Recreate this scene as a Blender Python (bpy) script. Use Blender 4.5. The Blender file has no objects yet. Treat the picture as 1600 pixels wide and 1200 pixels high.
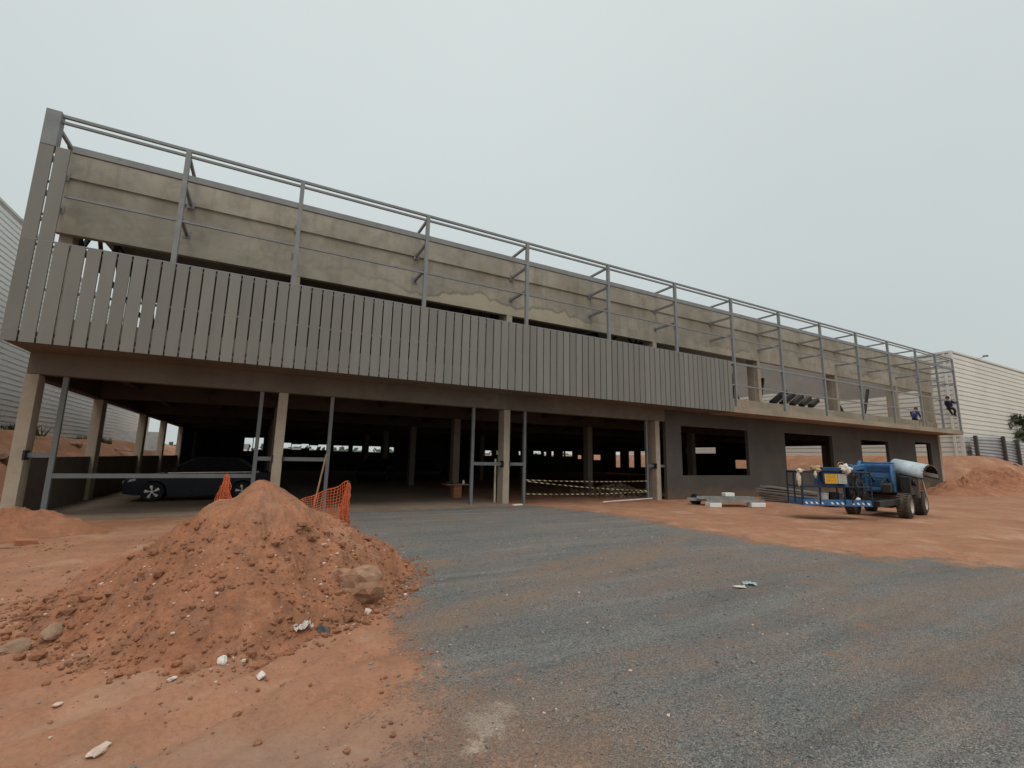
import bpy, bmesh, math, random
import numpy as np
from mathutils import Vector, Matrix
random.seed(7)
RNG = np.random.default_rng(7)
SC = bpy.context.scene
COL = SC.collection
R = math.radians

# ------------------------------------------------------------------ camera
cam_d = bpy.data.cameras.new('camera')
cam = bpy.data.objects.new('camera', cam_d)
COL.objects.link(cam)
cam_d.sensor_fit = 'HORIZONTAL'
cam_d.sensor_width = 36.0
cam_d.lens = 716.99 / 1600 * 36
cam_d.clip_start = 0.05
cam_d.clip_end = 3000
_r = Vector((0.87979332, -0.47497151, 0.01912539))
_u = Vector((-0.09303301, -0.13259108, 0.98679505))
_f = Vector((0.46616368, 0.86995498, 0.16084078))
cam.matrix_world = Matrix(((_r.x, _u.x, -_f.x, 0), (_r.y, _u.y, -_f.y, 0), (_r.z, _u.z, -_f.z, 1.63), (0, 0, 0, 1)))
SC.camera = cam

# ------------------------------------------------------------------ sky, sun, exposure
SUN_EL, SUN_AZ = R(58), R(200)
world = bpy.data.worlds.new('World')
SC.world = world
world.use_nodes = True
wn = world.node_tree
for n in list(wn.nodes):
    wn.nodes.remove(n)
def wnode(t, **k):
    n = wn.nodes.new(t)
    for a, b in k.items():
        setattr(n, a, b)
    return n
w_out = wnode('ShaderNodeOutputWorld')
w_sky = wnode('ShaderNodeTexSky', sky_type='NISHITA', sun_disc=False, sun_elevation=SUN_EL, sun_rotation=SUN_AZ)
w_sky.dust_density = 6.0
w_bg1 = wnode('ShaderNodeBackground')
w_bg1.inputs['Strength'].default_value = 0.05
wn.links.new(w_sky.outputs[0], w_bg1.inputs['Color'])
# the overcast layer below the blue: brighter overhead, pale grey-green lower down
w_tc = wnode('ShaderNodeTexCoord')
w_sep = wnode('ShaderNodeSeparateXYZ')
wn.links.new(w_tc.outputs['Generated'], w_sep.inputs[0])
w_ramp = wnode('ShaderNodeValToRGB')
e = w_ramp.color_ramp.elements
e[0].position = 0.0; e[0].color = (0.485, 0.530, 0.522, 1)
e[1].position = 1.0; e[1].color = (1.55, 1.60, 1.58, 1)
for p, c in ((0.25, (0.520, 0.575, 0.572, 1)), (0.50, (0.575, 0.630, 0.628, 1)), (0.76, (0.625, 0.680, 0.678, 1)), (0.86, (1.05, 1.10, 1.08, 1))):
    k = e.new(p); k.color = c
wn.links.new(w_sep.outputs['Z'], w_ramp.inputs[0])
w_nz = wnode('ShaderNodeTexNoise')
w_nz.inputs['Scale'].default_value = 1.6
w_nz.inputs['Detail'].default_value = 5.0
wn.links.new(w_tc.outputs['Generated'], w_nz.inputs['Vector'])
w_mr = wnode('ShaderNodeMapRange')
w_mr.inputs['To Min'].default_value = 0.91
w_mr.inputs['To Max'].default_value = 1.06
wn.links.new(w_nz.outputs['Fac'], w_mr.inputs['Value'])
w_bg2 = wnode('ShaderNodeBackground')
wn.links.new(w_ramp.outputs[0], w_bg2.inputs['Color'])
wn.links.new(w_mr.outputs[0], w_bg2.inputs['Strength'])
w_mix = wnode('ShaderNodeMixShader')
w_mix.inputs[0].default_value = 0.93
wn.links.new(w_bg1.outputs[0], w_mix.inputs[1])
wn.links.new(w_bg2.outputs[0], w_mix.inputs[2])
wn.links.new(w_mix.outputs[0], w_out.inputs['Surface'])

sun_d = bpy.data.lights.new('sun', 'SUN')
sun_d.energy = 0.8
sun_d.angle = R(28)
sun_d.color = (1.0, 0.95, 0.88)
sun = bpy.data.objects.new('sun', sun_d)
COL.objects.link(sun)
_sd = Vector((math.sin(SUN_AZ) * math.cos(SUN_EL), math.cos(SUN_AZ) * math.cos(SUN_EL), math.sin(SUN_EL)))
sun.rotation_euler = _sd.to_track_quat('Z', 'Y').to_euler()
SC.view_settings.view_transform = 'Standard'
SC.view_settings.look = 'None'
SC.view_settings.exposure = 0.2
SC.view_settings.gamma = 1.0
SC.cycles.max_bounces = 8
SC.cycles.diffuse_bounces = 4

# ------------------------------------------------------------------ materials
class NT:
    """small wrapper for building node materials"""
    def __init__(s, name):
        s.m = bpy.data.materials.new(name)
        s.m.use_nodes = True
        s.t = s.m.node_tree
        s.b = s.t.nodes['Principled BSDF']
        s.tc = s.t.nodes.new('ShaderNodeTexCoord')
    def link(s, a, b): s.t.links.new(a, b)
    def vec(s, scale=(1, 1, 1), rot=(0, 0, 0), world=True):
        n = s.t.nodes.new('ShaderNodeMapping')
        n.inputs['Scale'].default_value = scale
        n.inputs['Rotation'].default_value = rot
        if world:
            g = s.t.nodes.new('ShaderNodeNewGeometry')
            s.link(g.outputs['Position'], n.inputs['Vector'])
        else:
            s.link(s.tc.outputs['Object'], n.inputs['Vector'])
        return n.outputs[0]
    def noise(s, vec, scale, detail=4, rough=0.55, dist=0.0):
        n = s.t.nodes.new('ShaderNodeTexNoise')
        n.inputs['Scale'].default_value = scale
        n.inputs['Detail'].default_value = detail
        n.inputs['Roughness'].default_value = rough
        n.inputs['Distortion'].default_value = dist
        s.link(vec, n.inputs['Vector'])
        return n.outputs['Fac']
    def voro(s, vec, scale, out='Distance', feature='F1'):
        n = s.t.nodes.new('ShaderNodeTexVoronoi')
        n.feature = feature
        n.inputs['Scale'].default_value = scale
        s.link(vec, n.inputs['Vector'])
        return n.outputs[out]
    def ramp(s, fac, stops):
        n = s.t.nodes.new('ShaderNodeValToRGB')
        el = n.color_ramp.elements
        while len(el) < len(stops): el.new(0.5)
        for k, (p, c) in zip(el, stops):
            k.position = p
            k.color = (c, c, c, 1) if isinstance(c, (int, float)) else (*c, 1)
        s.link(fac, n.inputs[0])
        return n.outputs[0]
    def mix(s, fac, a, b, mode='MIX'):
        n = s.t.nodes.new('ShaderNodeMix')
        n.data_type = 'RGBA'
        n.blend_type = mode
        for v, i in ((fac, 0), (a, 6), (b, 7)):
            if isinstance(v, (int, float)): n.inputs[i].default_value = v
            elif isinstance(v, tuple): n.inputs[i].default_value = (*v, 1)
            else: s.link(v, n.inputs[i])
        return n.outputs[2]
    def math(s, op, a, b=None, clamp=False):
        n = s.t.nodes.new('ShaderNodeMath')
        n.operation = op
        n.use_clamp = clamp
        for i, v in enumerate((a, b)):
            if v is None: continue
            if isinstance(v, (int, float)): n.inputs[i].default_value = v
            else: s.link(v, n.inputs[i])
        return n.outputs[0]
    def bump(s, h, strength=0.3, dist=0.02):
        n = s.t.nodes.new('ShaderNodeBump')
        n.inputs['Strength'].default_value = strength
        n.inputs['Distance'].default_value = dist
        s.link(h, n.inputs['Height'])
        s.link(n.outputs[0], s.b.inputs['Normal'])
    def done(s, color=None, rough=0.8, metal=0.0, spec=0.3, **k):
        if color is not None:
            if isinstance(color, tuple): s.b.inputs['Base Color'].default_value = (*color, 1)
            else: s.link(color, s.b.inputs['Base Color'])
        if isinstance(rough, (int, float)): s.b.inputs['Roughness'].default_value = rough
        else: s.link(rough, s.b.inputs['Roughness'])
        s.b.inputs['Metallic'].default_value = metal
        s.b.inputs['Specular IOR Level'].default_value = spec
        for a, v in k.items(): s.b.inputs[a].default_value = v
        return s.m

def plain(name, col, rough=0.6, metal=0.0, var=0.18, scale=3.0, spec=0.3, **k):
    """paint or plastic with a little dirt and unevenness"""
    n = NT(name)
    v = n.vec()
    f = n.noise(v, scale, 5, 0.6)
    c = n.mix(n.ramp(f, [(0.3, 0.0), (0.75, 1.0)]), tuple(max(0, x * (1 - var)) for x in col), tuple(min(1, x * (1 + var)) for x in col))
    r = n.ramp(n.noise(v, scale * 4, 3), [(0.2, max(0.05, rough - .12)), (0.8, min(1, rough + .12))])
    return n.done(c, r, metal, spec, **k)

def concrete(name, col, stain=0.5, form=None, var=0.2):
    n = NT(name)
    v = n.vec()
    big = n.noise(v, 0.45, 5, 0.6, 0.4)
    mid = n.noise(v, 2.6, 6, 0.62)
    fine = n.noise(v, 45, 3, 0.6)
    c = n.mix(n.ramp(big, [(0.32, 0.0), (0.7, 1.0)]), tuple(x * (1 - var) for x in col), tuple(x * (1 + var) for x in col))
    c = n.mix(n.ramp(mid, [(0.45, 0.0), (0.72, stain * 0.55)]), c, tuple(x * 0.55 for x in (col[0], col[1] * .97, col[2] * .92)))
    # vertical water streaks
    st = n.noise(n.vec((2.4, 2.4, 0.16)), 1.0, 5, 0.65, 0.3)
    c = n.mix(n.ramp(st, [(0.55, 0.0), (0.78, stain * 0.6)]), c, tuple(x * 0.5 for x in (col[0] * 1.05, col[1], col[2] * .9)))
    c = n.mix(n.ramp(fine, [(0.3, 0.12), (0.6, 0.0)]), c, (0.03, 0.028, 0.025))
    if form: c = form(n, c, v, col)
    n.bump(n.math('ADD', n.math('MULTIPLY', mid, 0.6), n.math('MULTIPLY', fine, 0.3)), 0.25, 0.02)
    return n.done(c, 0.9, 0, 0.2)

def wall_bands(n, c, v, col):
    """precast wall: pale bare strip with a ragged upper edge along the bottom, pour line above it, darker patches under the ledge"""
    g = n.t.nodes.new('ShaderNodeNewGeometry')
    sp = n.t.nodes.new('ShaderNodeSeparateXYZ')
    n.link(g.outputs['Position'], sp.inputs[0])
    rag = n.noise(n.vec((0.55, 1, 0.4)), 1.0, 6, 0.6, 0.6)
    edge = n.math('ADD', n.math('MULTIPLY', rag, 1.5), 6.62)
    d = n.math('SUBTRACT', edge, sp.outputs['Z'])
    lo = n.ramp(n.math('MULTIPLY', d, 1.0), [(0.0, 0.0), (0.05, 1.0)])
    pm = n.ramp(n.noise(n.vec((0.16, 1, 0.2)), 1.0, 3, 0.5), [(0.46, 0.12), (0.66, 1.0)])
    lo = n.math('MULTIPLY', lo, pm)
    c = n.mix(n.math('MULTIPLY', lo, 0.6), c, (col[0] * 1.4, col[1] * 1.32, col[2] * 1.2))
    ln = n.ramp(n.math('ABSOLUTE', n.math('ADD', d, 0.03)), [(0.0, 0.55), (0.07, 0.0)])
    c = n.mix(n.math('MULTIPLY', ln, pm), c, (col[0] * .45, col[1] * .4, col[2] * .33))
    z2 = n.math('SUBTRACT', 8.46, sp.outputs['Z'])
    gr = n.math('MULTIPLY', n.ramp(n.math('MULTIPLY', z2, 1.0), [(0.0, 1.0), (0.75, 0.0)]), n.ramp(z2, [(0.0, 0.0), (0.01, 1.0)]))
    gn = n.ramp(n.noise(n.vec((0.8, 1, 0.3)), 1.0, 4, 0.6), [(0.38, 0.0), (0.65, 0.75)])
    c = n.mix(n.math('MULTIPLY', gr, gn), c, (col[0] * .5, col[1] * .47, col[2] * .42))  # patchy darkening just below the ledge, fading downwards
    return c

M = {}
M['wall_concrete'] = concrete('weathered_precast_concrete', (0.385, 0.352, 0.290), 1.0, wall_bands, 0.24)
M['concrete'] = concrete('grey_concrete', (0.35, 0.295, 0.225), 0.5)
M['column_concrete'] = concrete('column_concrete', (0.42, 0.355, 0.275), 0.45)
M['slab_concrete'] = concrete('slab_concrete', (0.36, 0.29, 0.22), 0.4)
M['soffit_concrete'] = concrete('shaded_soffit_concrete', (0.185, 0.160, 0.128), 0.6)  # edge beam and left slab: shade under the overhang darkens this colour
M['ceiling_concrete'] = concrete('ceiling_concrete', (0.080, 0.064, 0.054), 0.4)  # near-black colour carries the darkness of the interior
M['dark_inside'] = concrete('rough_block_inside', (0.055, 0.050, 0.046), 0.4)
M['inner_concrete'] = concrete('shaded_inner_concrete', (0.20, 0.165, 0.13), 0.5)  # darker copy of the column concrete, indoor shade put into the colour
M['low_wall'] = concrete('low_block_wall', (0.15, 0.118, 0.098), 0.4)
M['gable'] = plain('gable_sheet', (0.27, 0.238, 0.215), 0.7, 0, 0.12, 0.6)
M['roof'] = plain('roof_sheet', (0.16, 0.14, 0.13), 0.6, 0.2, 0.15, 0.8)
M['truss'] = plain('truss_steel', (0.045, 0.042, 0.045), 0.6, 0.3)
def primed():
    n = NT('primed_steel'); v = n.vec()
    f = n.noise(v, 2.5, 6, 0.65)
    c = n.mix(n.ramp(f, [(0.3, 0.0), (0.72, 1.0)]), (0.195, 0.203, 0.206), (0.265, 0.272, 0.272))
    c = n.mix(n.ramp(n.noise(v, 6, 7, 0.75, .5), [(0.60, 0.0), (0.70, 0.7)]), c, (0.20, 0.115, 0.07))
    return n.done(c, 0.62, 0.0, 0.3)
M['frame_steel'] = primed()
M['gate_steel'] = plain('galvanised_gate_steel', (0.165, 0.178, 0.183), 0.55, 0.1, 0.16, 2.0)
M['slab_floor'] = concrete('dusty_floor_slab', (0.27, 0.20, 0.15), 0.5)
def mud_base(n, c, v, col):
    g = n.t.nodes.new('ShaderNodeNewGeometry'); sp = n.t.nodes.new('ShaderNodeSeparateXYZ'); n.link(g.outputs['Position'], sp.inputs[0])
    h = n.math('SUBTRACT', n.math('MULTIPLY', n.noise(n.vec((1.3, 1, 1.3)), 1.0, 6, 0.7), 1.0), sp.outputs['Z'])
    c = n.mix(n.ramp(h, [(0.0, 0.0), (0.35, 0.55)]), c, (0.20, 0.115, 0.075))
    tr_ = n.noise(n.vec((0.35, 1, 0.35)), 1.0, 4, 0.6, 0.3)
    return n.mix(n.ramp(tr_, [(0.45, 0.0), (0.62, 0.35)]), c, (0.125, 0.108, 0.094))
M['dark_plaster'] = concrete('charcoal_render', (0.086, 0.078, 0.068), 0.25, mud_base, 0.12)

def slat_mat():
    n = NT('grey_cladding_slat')
    v = n.vec((3.5, 3.5, 0.5))
    oi = n.t.nodes.new('ShaderNodeObjectInfo')
    f = n.noise(v, 1.0, 5, 0.6)
    c = n.mix(n.ramp(f, [(0.3, 0.0), (0.75, 1.0)]), (0.200, 0.196, 0.175), (0.238, 0.232, 0.207))
    c = n.mix(n.math('MULTIPLY', oi.outputs['Random'], 0.5), c, (0.150, 0.143, 0.126))
    c = n.mix(n.ramp(n.noise(n.vec(), 0.9, 5, 0.65), [(0.5, 0.0), (0.8, 0.35)]), c, (0.26, 0.21, 0.165))
    n.bump(n.noise(n.vec((6, 6, 1.2)), 1.0, 3), 0.25, 0.02)
    return n.done(c, 0.55, 0.0, 0.35)
M['slat'] = slat_mat()

def earth_color(n, v):
    big = n.noise(v, 0.33, 5, 0.6, 0.5)
    mid = n.noise(v, 2.2, 6, 0.65, 0.2)
    fine = n.noise(v, 26, 5, 0.7)
    c = n.mix(n.ramp(big, [(0.3, 0.0), (0.72, 1.0)]), (0.315, 0.140, 0.076), (0.420, 0.212, 0.125))
    c = n.mix(n.ramp(mid, [(0.42, 0.0), (0.72, 0.6)]), c, (0.245, 0.128, 0.085))
    c = n.mix(n.ramp(fine, [(0.28, 0.45), (0.5, 0.0)]), c, (0.15, 0.068, 0.040))
    c = n.mix(n.ramp(fine, [(0.55, 0.0), (0.8, 0.4)]), c, (0.50, 0.29, 0.20))
    pa = n.noise(v, 0.95, 6, 0.68, 0.5)
    c = n.mix(n.ramp(pa, [(0.52, 0.0), (0.68, 0.6)]), c, (0.47, 0.30, 0.205))
    c = n.mix(n.ramp(pa, [(0.32, 0.5), (0.45, 0.0)]), c, (0.225, 0.115, 0.074))
    return c, big, mid, fine

def ground_mat():
    n = NT('red_earth_and_gravel')
    v = n.vec()
    ec, big, mid, fine = earth_color(n, v)
    # compacted paler drag marks in the earth
    tr = n.noise(n.vec((0.5, 2.6, 1), (0, 0, R(-24))), 1.0, 5, 0.6, 0.6)
    at2 = n.t.nodes.new('ShaderNodeAttribute'); at2.attribute_name = 'grime'
    trm = n.math('MULTIPLY', n.ramp(tr, [(0.40, 0.0), (0.64, 0.65)]), n.math('ADD', n.math('MULTIPLY', at2.outputs['Fac'], .7), .3))
    ec = n.mix(trm, ec, (0.36, 0.235, 0.172))
    grey = n.noise(n.vec((0.35, 1.3, 1), (0, 0, R(-20))), 1.0, 5, 0.6, 0.4)
    ec = n.mix(n.math('MULTIPLY', n.ramp(grey, [(0.35, 0.0), (0.57, 0.85)]), at2.outputs['Fac']), ec, (0.225, 0.172, 0.140))
    # gravel: crushed blue-grey stone
    st = n.voro(v, 88, 'Color')
    sr = n.t.nodes.new('ShaderNodeSeparateColor'); n.link(st, sr.inputs[0])
    sd = n.voro(v, 88, 'Distance')
    g = n.ramp(sr.outputs[0], [(0.0, (0.125, 0.128, 0.129)), (0.35, (0.245, 0.246, 0.241)), (0.72, (0.335, 0.328, 0.314)), (1.0, (0.48, 0.44, 0.39))])
    g = n.mix(n.ramp(sd, [(0.5, 0.0), (0.8, 0.4)]), g, (0.075, 0.071, 0.068))
    gm = n.noise(v, 0.7, 6, 0.65, 0.6)
    g = n.mix(n.ramp(gm, [(0.40, 0.0), (0.64, 0.42)]), g, (0.165, 0.188, 0.198))
    # wheel streaks: brighter worn lanes and darker loose ridges
    sk = n.noise(n.vec((0.16, 2.3, 1), (0, 0, R(-21))), 1.0, 6, 0.68, 0.5)
    g = n.mix(n.ramp(sk, [(0.36, 0.4), (0.47, 0.0)]), g, (0.115, 0.120, 0.124))
    g = n.mix(n.ramp(sk, [(0.53, 0.0), (0.66, 0.5)]), g, (0.40, 0.375, 0.335))
    du = n.noise(n.vec((0.24, 1.15, 1), (0, 0, R(-22))), 1.0, 7, 0.7, 0.9)
    du2 = n.noise(v, 1.7, 6, 0.7, 0.6)
    dm = n.math('ADD', n.math('MULTIPLY', du, 0.6), n.math('MULTIPLY', du2, 0.4))
    at3 = n.t.nodes.new('ShaderNodeAttribute'); at3.attribute_name = 'dust'
    dm = n.math('ADD', dm, n.math('MULTIPLY', at3.outputs['Fac'], 0.17))
    grain = n.math('MULTIPLY', n.math('SUBTRACT', n.noise(v, 34, 6, 0.8), 0.5), 0.75)
    dm = n.math('ADD', dm, grain)
    g = n.mix(n.ramp(dm, [(0.475, 0.0), (0.68, 0.75)]), g, (0.390, 0.255, 0.178))
    sp2 = n.ramp(n.noise(v, 44, 6, 0.85), [(0.38, 0.75), (0.47, 0.0)])
    g = n.mix(sp2, g, (0.085, 0.080, 0.077))
    g = n.mix(n.ramp(n.noise(v, 50, 5, 0.85), [(0.54, 0.0), (0.66, 0.7)]), g, (0.50, 0.46, 0.40))
    at = n.t.nodes.new('ShaderNodeAttribute'); at.attribute_name = 'gravel'
    e1 = n.math('SUBTRACT', n.noise(v, 1.6, 6, 0.65, 0.3), 0.5)
    e2 = n.math('SUBTRACT', n.noise(v, 40, 4, 0.7), 0.5)
    m = n.math('ADD', at.outputs['Fac'], n.math('ADD', n.math('MULTIPLY', e1, 1.25), n.math('MULTIPLY', e2, 0.9)))
    m = n.ramp(m, [(0.36, 0.0), (0.64, 1.0)])
    c = n.mix(m, ec, g)
    # spilled mortar and soil patches
    a4 = n.t.nodes.new('ShaderNodeAttribute'); a4.attribute_name = 'mortar'
    a5 = n.t.nodes.new('ShaderNodeAttribute'); a5.attribute_name = 'soil_spot'
    pn = n.math('MULTIPLY', n.math('SUBTRACT', n.noise(v, 9, 7, 0.8, .6), 0.5), 2.6)
    c = n.mix(n.ramp(n.math('ADD', a4.outputs['Fac'], pn), [(0.5, 0.0), (1.05, 0.62)]), c, (0.56, 0.46, 0.37))
    c = n.mix(n.ramp(n.math('ADD', a5.outputs['Fac'], pn), [(0.55, 0.0), (1.1, 0.6)]), c, (0.42, 0.25, 0.155))
    c = n.mix(n.ramp(n.noise(v, 85, 3, 0.6), [(0.62, 0.0), (0.8, 0.35)]), c, (0.42, 0.33, 0.26))
    hb = n.math('ADD', n.math('MULTIPLY', mid, 1.2), n.math('MULTIPLY', fine, 0.55))
    hg = n.math('SUBTRACT', 1.0, sd)
    h = n.math('ADD', n.math('MULTIPLY', hb, 0.7), n.math('MULTIPLY', n.math('MULTIPLY', hg, m), 0.9))
    n.bump(h, 1.0, 0.028)
    return n.done(c, 0.95, 0, 0.12)
M['ground'] = ground_mat()

def pile_mat(name='loose_red_soil', k=1.0):
    n = NT(name)
    v = n.vec()
    big = n.noise(v, 0.8, 5, 0.6, 0.5)
    mid = n.noise(v, 4.5, 6, 0.68, 0.2)
    fine = n.noise(v, 38, 5, 0.7)
    c = n.mix(n.ramp(big, [(0.3, 0.0), (0.7, 1.0)]), tuple(x * k for x in (0.295, 0.128, 0.068)), tuple(x * k for x in (0.42, 0.190, 0.104)))
    c = n.mix(n.ramp(mid, [(0.42, 0.0), (0.68, 0.75)]), c, tuple(x * k for x in (0.20, 0.108, 0.074)))
    pa = n.noise(v, 1.6, 6, 0.68, 0.6)
    c = n.mix(n.ramp(pa, [(0.54, 0.0), (0.68, 0.55)]), c, tuple(x * k for x in (0.46, 0.255, 0.165)))
    c = n.mix(n.ramp(fine, [(0.25, 0.5), (0.48, 0.0)]), c, (0.125, 0.055, 0.032))
    c = n.mix(n.ramp(fine, [(0.56, 0.0), (0.78, 0.4)]), c, (0.47, 0.26, 0.175))
    n.bump(n.math('ADD', n.math('MULTIPLY', mid, 1.0), n.math('MULTIPLY', fine, 0.5)), 0.9, 0.025)
    return n.done(c, 0.95, 0, 0.1)
M['pile'] = pile_mat()
M['clod'] = pile_mat('soil_clods', 0.92)

def rock_mat(name, a, b):
    n = NT(name)
    v = n.vec()
    f = n.noise(v, 7, 6, 0.65, 0.4)
    c = n.mix(n.ramp(f, [(0.35, 0.0), (0.66, 1.0)]), a, b)
    c = n.mix(n.ramp(n.noise(v, 45, 4, 0.7), [(0.3, 0.35), (0.5, 0.0)]), c, tuple(x * .5 for x in a))
    n.bump(n.noise(v, 22, 6, 0.7), 0.6, 0.02)
    return n.done(c, 0.92, 0, 0.15)
M['boulder'] = rock_mat('earthy_boulder', (0.29, 0.145, 0.085), (0.43, 0.27, 0.185))
M['grey_rock'] = rock_mat('dusty_grey_rock', (0.25, 0.150, 0.100), (0.36, 0.245, 0.175))
M['white_rock'] = rock_mat('white_rubble', (0.62, 0.54, 0.46), (0.78, 0.74, 0.68))
M['pink_rock'] = rock_mat('pale_pink_rubble', (0.55, 0.40, 0.31), (0.68, 0.56, 0.47))
M['dark_rock'] = rock_mat('dark_lump', (0.05, 0.055, 0.065), (0.15, 0.15, 0.15))
M['brick'] = rock_mat('orange_brick', (0.36, 0.15, 0.08), (0.45, 0.21, 0.12))
M['gravel_stone'] = rock_mat('gravel_stones', (0.10, 0.105, 0.11), (0.34, 0.32, 0.29))

M['siding_left'] = plain('white_metal_siding', (0.88, 0.87, 0.84), 0.5, 0.1, 0.06, 0.3)
M['siding_right'] = plain('cream_metal_siding', (0.76, 0.735, 0.67), 0.5, 0.1, 0.06, 0.3)
M['trim_white'] = plain('white_trim', (0.66, 0.64, 0.60), 0.5, 0.1, 0.06)
M['black'] = plain('black_rubbery', (0.018, 0.018, 0.019), 0.6)
M['tyre'] = plain('dusty_tyre', (0.085, 0.068, 0.052), 0.95, 0, 0.35, 9)
M['car_tyre'] = plain('car_tyre', (0.02, 0.02, 0.02), 0.85)
M['alloy'] = plain('bright_alloy', (0.72, 0.72, 0.74), 0.25, 0.85, 0.05)
M['car_paint'] = plain('midnight_car_paint', (0.008, 0.010, 0.018), 0.35, 0.1, 0.08, 2, 0.2, **{'Coat Weight': 0.08, 'Coat Roughness': 0.2})
M['car_glass'] = plain('dark_car_glass', (0.012, 0.014, 0.016), 0.08, 0, 0.05, 2, 0.6)
M['lamp_glass'] = plain('headlamp_glass', (0.65, 0.68, 0.72), 0.15, 0.3, 0.05)
M['red_lamp'] = plain('tail_lamp', (0.25, 0.02, 0.02), 0.25)
M['chrome'] = plain('chrome_strip', (0.6, 0.6, 0.62), 0.2, 0.9, 0.05)
M['net'] = plain('orange_plastic_net', (0.62, 0.150, 0.062), 0.6, 0, 0.25, 7)
M['wood'] = plain('dusty_timber', (0.36, 0.215, 0.13), 0.8, 0, 0.25, 6)
def machine_paint(name, col, dirt=.5):
    n = NT(name); v = n.vec()
    f = n.noise(v, 3.5, 6, 0.65, 0.3)
    c = n.mix(n.ramp(f, [(0.35, 0.0), (0.7, 1.0)]), tuple(x * .8 for x in col), tuple(x * 1.15 for x in col))
    d = n.noise(v, 7, 7, 0.72, 0.5)
    c = n.mix(n.ramp(d, [(0.46, 0.0), (0.66, dirt)]), c, (0.25, 0.165, 0.11))
    c = n.mix(n.ramp(n.noise(v, 22, 4, 0.7), [(0.6, 0.0), (0.72, dirt)]), c, (0.03, 0.03, 0.03))
    return n.done(c, n.ramp(d, [(0.4, 0.38), (0.65, 0.8)]), 0.0, 0.4)
M['blue'] = machine_paint('blue_machine_paint', (0.030, 0.145, 0.335))
M['blue_dark'] = plain('dark_blue_paint', (0.016, 0.062, 0.15), 0.5, 0.05, 0.25, 4, 0.4)
M['pale_blue'] = machine_paint('pale_blue_hood_paint', (0.46, 0.545, 0.58), .32)
M['navy_rail'] = plain('navy_rail_paint', (0.022, 0.034, 0.060), 0.5, 0.1, 0.25, 5)
M['yellow'] = plain('yellow_sign', (0.80, 0.42, 0.045), 0.5, 0, 0.12, 9)
M['sign_white'] = plain('grey_white_sign', (0.52, 0.53, 0.50), 0.5, 0, 0.12, 9)
M['sign_ink'] = plain('sign_ink', (0.12, 0.09, 0.05), 0.6)
M['rag'] = plain('cream_rag', (0.66, 0.59, 0.50), 0.95, 0, 0.2, 12)
M['tan_rag'] = plain('tan_rag', (0.52, 0.35, 0.22), 0.95, 0, 0.25, 12)
M['foam'] = plain('white_foam', (0.82, 0.82, 0.79), 0.9, 0, 0.06, 6)
M['zinc'] = plain('zinc_section', (0.42, 0.41, 0.39), 0.45, 0.55, 0.2, 3)
M['zinc_dark'] = plain('stained_zinc', (0.25, 0.225, 0.20), 0.55, 0.4, 0.25, 3)
M['engine'] = plain('greasy_engine', (0.035, 0.032, 0.030), 0.5, 0.3, 0.3, 8)
M['rust'] = plain('rusty_steel', (0.19, 0.09, 0.055), 0.8, 0.2, 0.3, 6)
M['wheel_white'] = plain('dusty_white_wheel', (0.50, 0.47, 0.43), 0.6, 0, 0.15, 8)
M['skin'] = plain('skin', (0.26, 0.145, 0.095), 0.6)
M['shirt'] = plain('blue_work_shirt', (0.028, 0.042, 0.165), 0.9, 0, 0.2, 10)
M['shirt_dark'] = plain('navy_work_shirt', (0.020, 0.026, 0.085), 0.9, 0, 0.2, 10)
M['trousers'] = plain('dark_trousers', (0.022, 0.025, 0.04), 0.9, 0, 0.2, 10)
M['cap'] = plain('dark_cap', (0.02, 0.02, 0.03), 0.8)
M['boot'] = plain('brown_boot', (0.06, 0.04, 0.03), 0.7)
M['fence_sheet'] = plain('grey_fence_sheet', (0.37, 0.385, 0.40), 0.5, 0.3, 0.12, 1)
M['fence_pale'] = plain('pale_fence_sheet', (0.50, 0.52, 0.52), 0.5, 0.3, 0.1, 1)
M['post_dark'] = plain('dark_fence_post', (0.075, 0.062, 0.055), 0.7)
M['leaf'] = plain('dull_green_leaf', (0.075, 0.088, 0.042), 0.7, 0, 0.5, 2.2)
M['leaf_far'] = plain('far_leaf', (0.07, 0.085, 0.06), 0.9, 0, 0.4, 0.3)
M['dry_grass'] = plain('dry_grass', (0.42, 0.24, 0.13), 0.9, 0, 0.3, 9)
M['bark'] = plain('bark', (0.10, 0.075, 0.055), 0.9, 0, 0.3, 9)
M['paper'] = plain('crumpled_wrapper', (0.36, 0.46, 0.45), 0.6, 0, 0.25, 20)
M['plastic'] = plain('dirty_plastic_bag', (0.55, 0.50, 0.46), 0.6, 0, 0.25, 15)
M['pvc'] = plain('white_pipe', (0.66, 0.60, 0.52), 0.5)
M['panel_board'] = plain('whitish_board', (0.60, 0.60, 0.58), 0.6)

def tape_mat():
    n = NT('yellow_black_tape')
    w = n.t.nodes.new('ShaderNodeTexWave')
    w.bands_direction = 'DIAGONAL'
    w.inputs['Scale'].default_value = 2.6
    n.link(n.vec((1, 1, 1)), w.inputs['Vector'])
    c = n.ramp(w.outputs['Fac'], [(0.48, (0.02, 0.02, 0.018)), (0.52, (0.46, 0.39, 0.22))])
    return n.done(c, 0.5)
M['tape'] = tape_mat()

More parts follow.
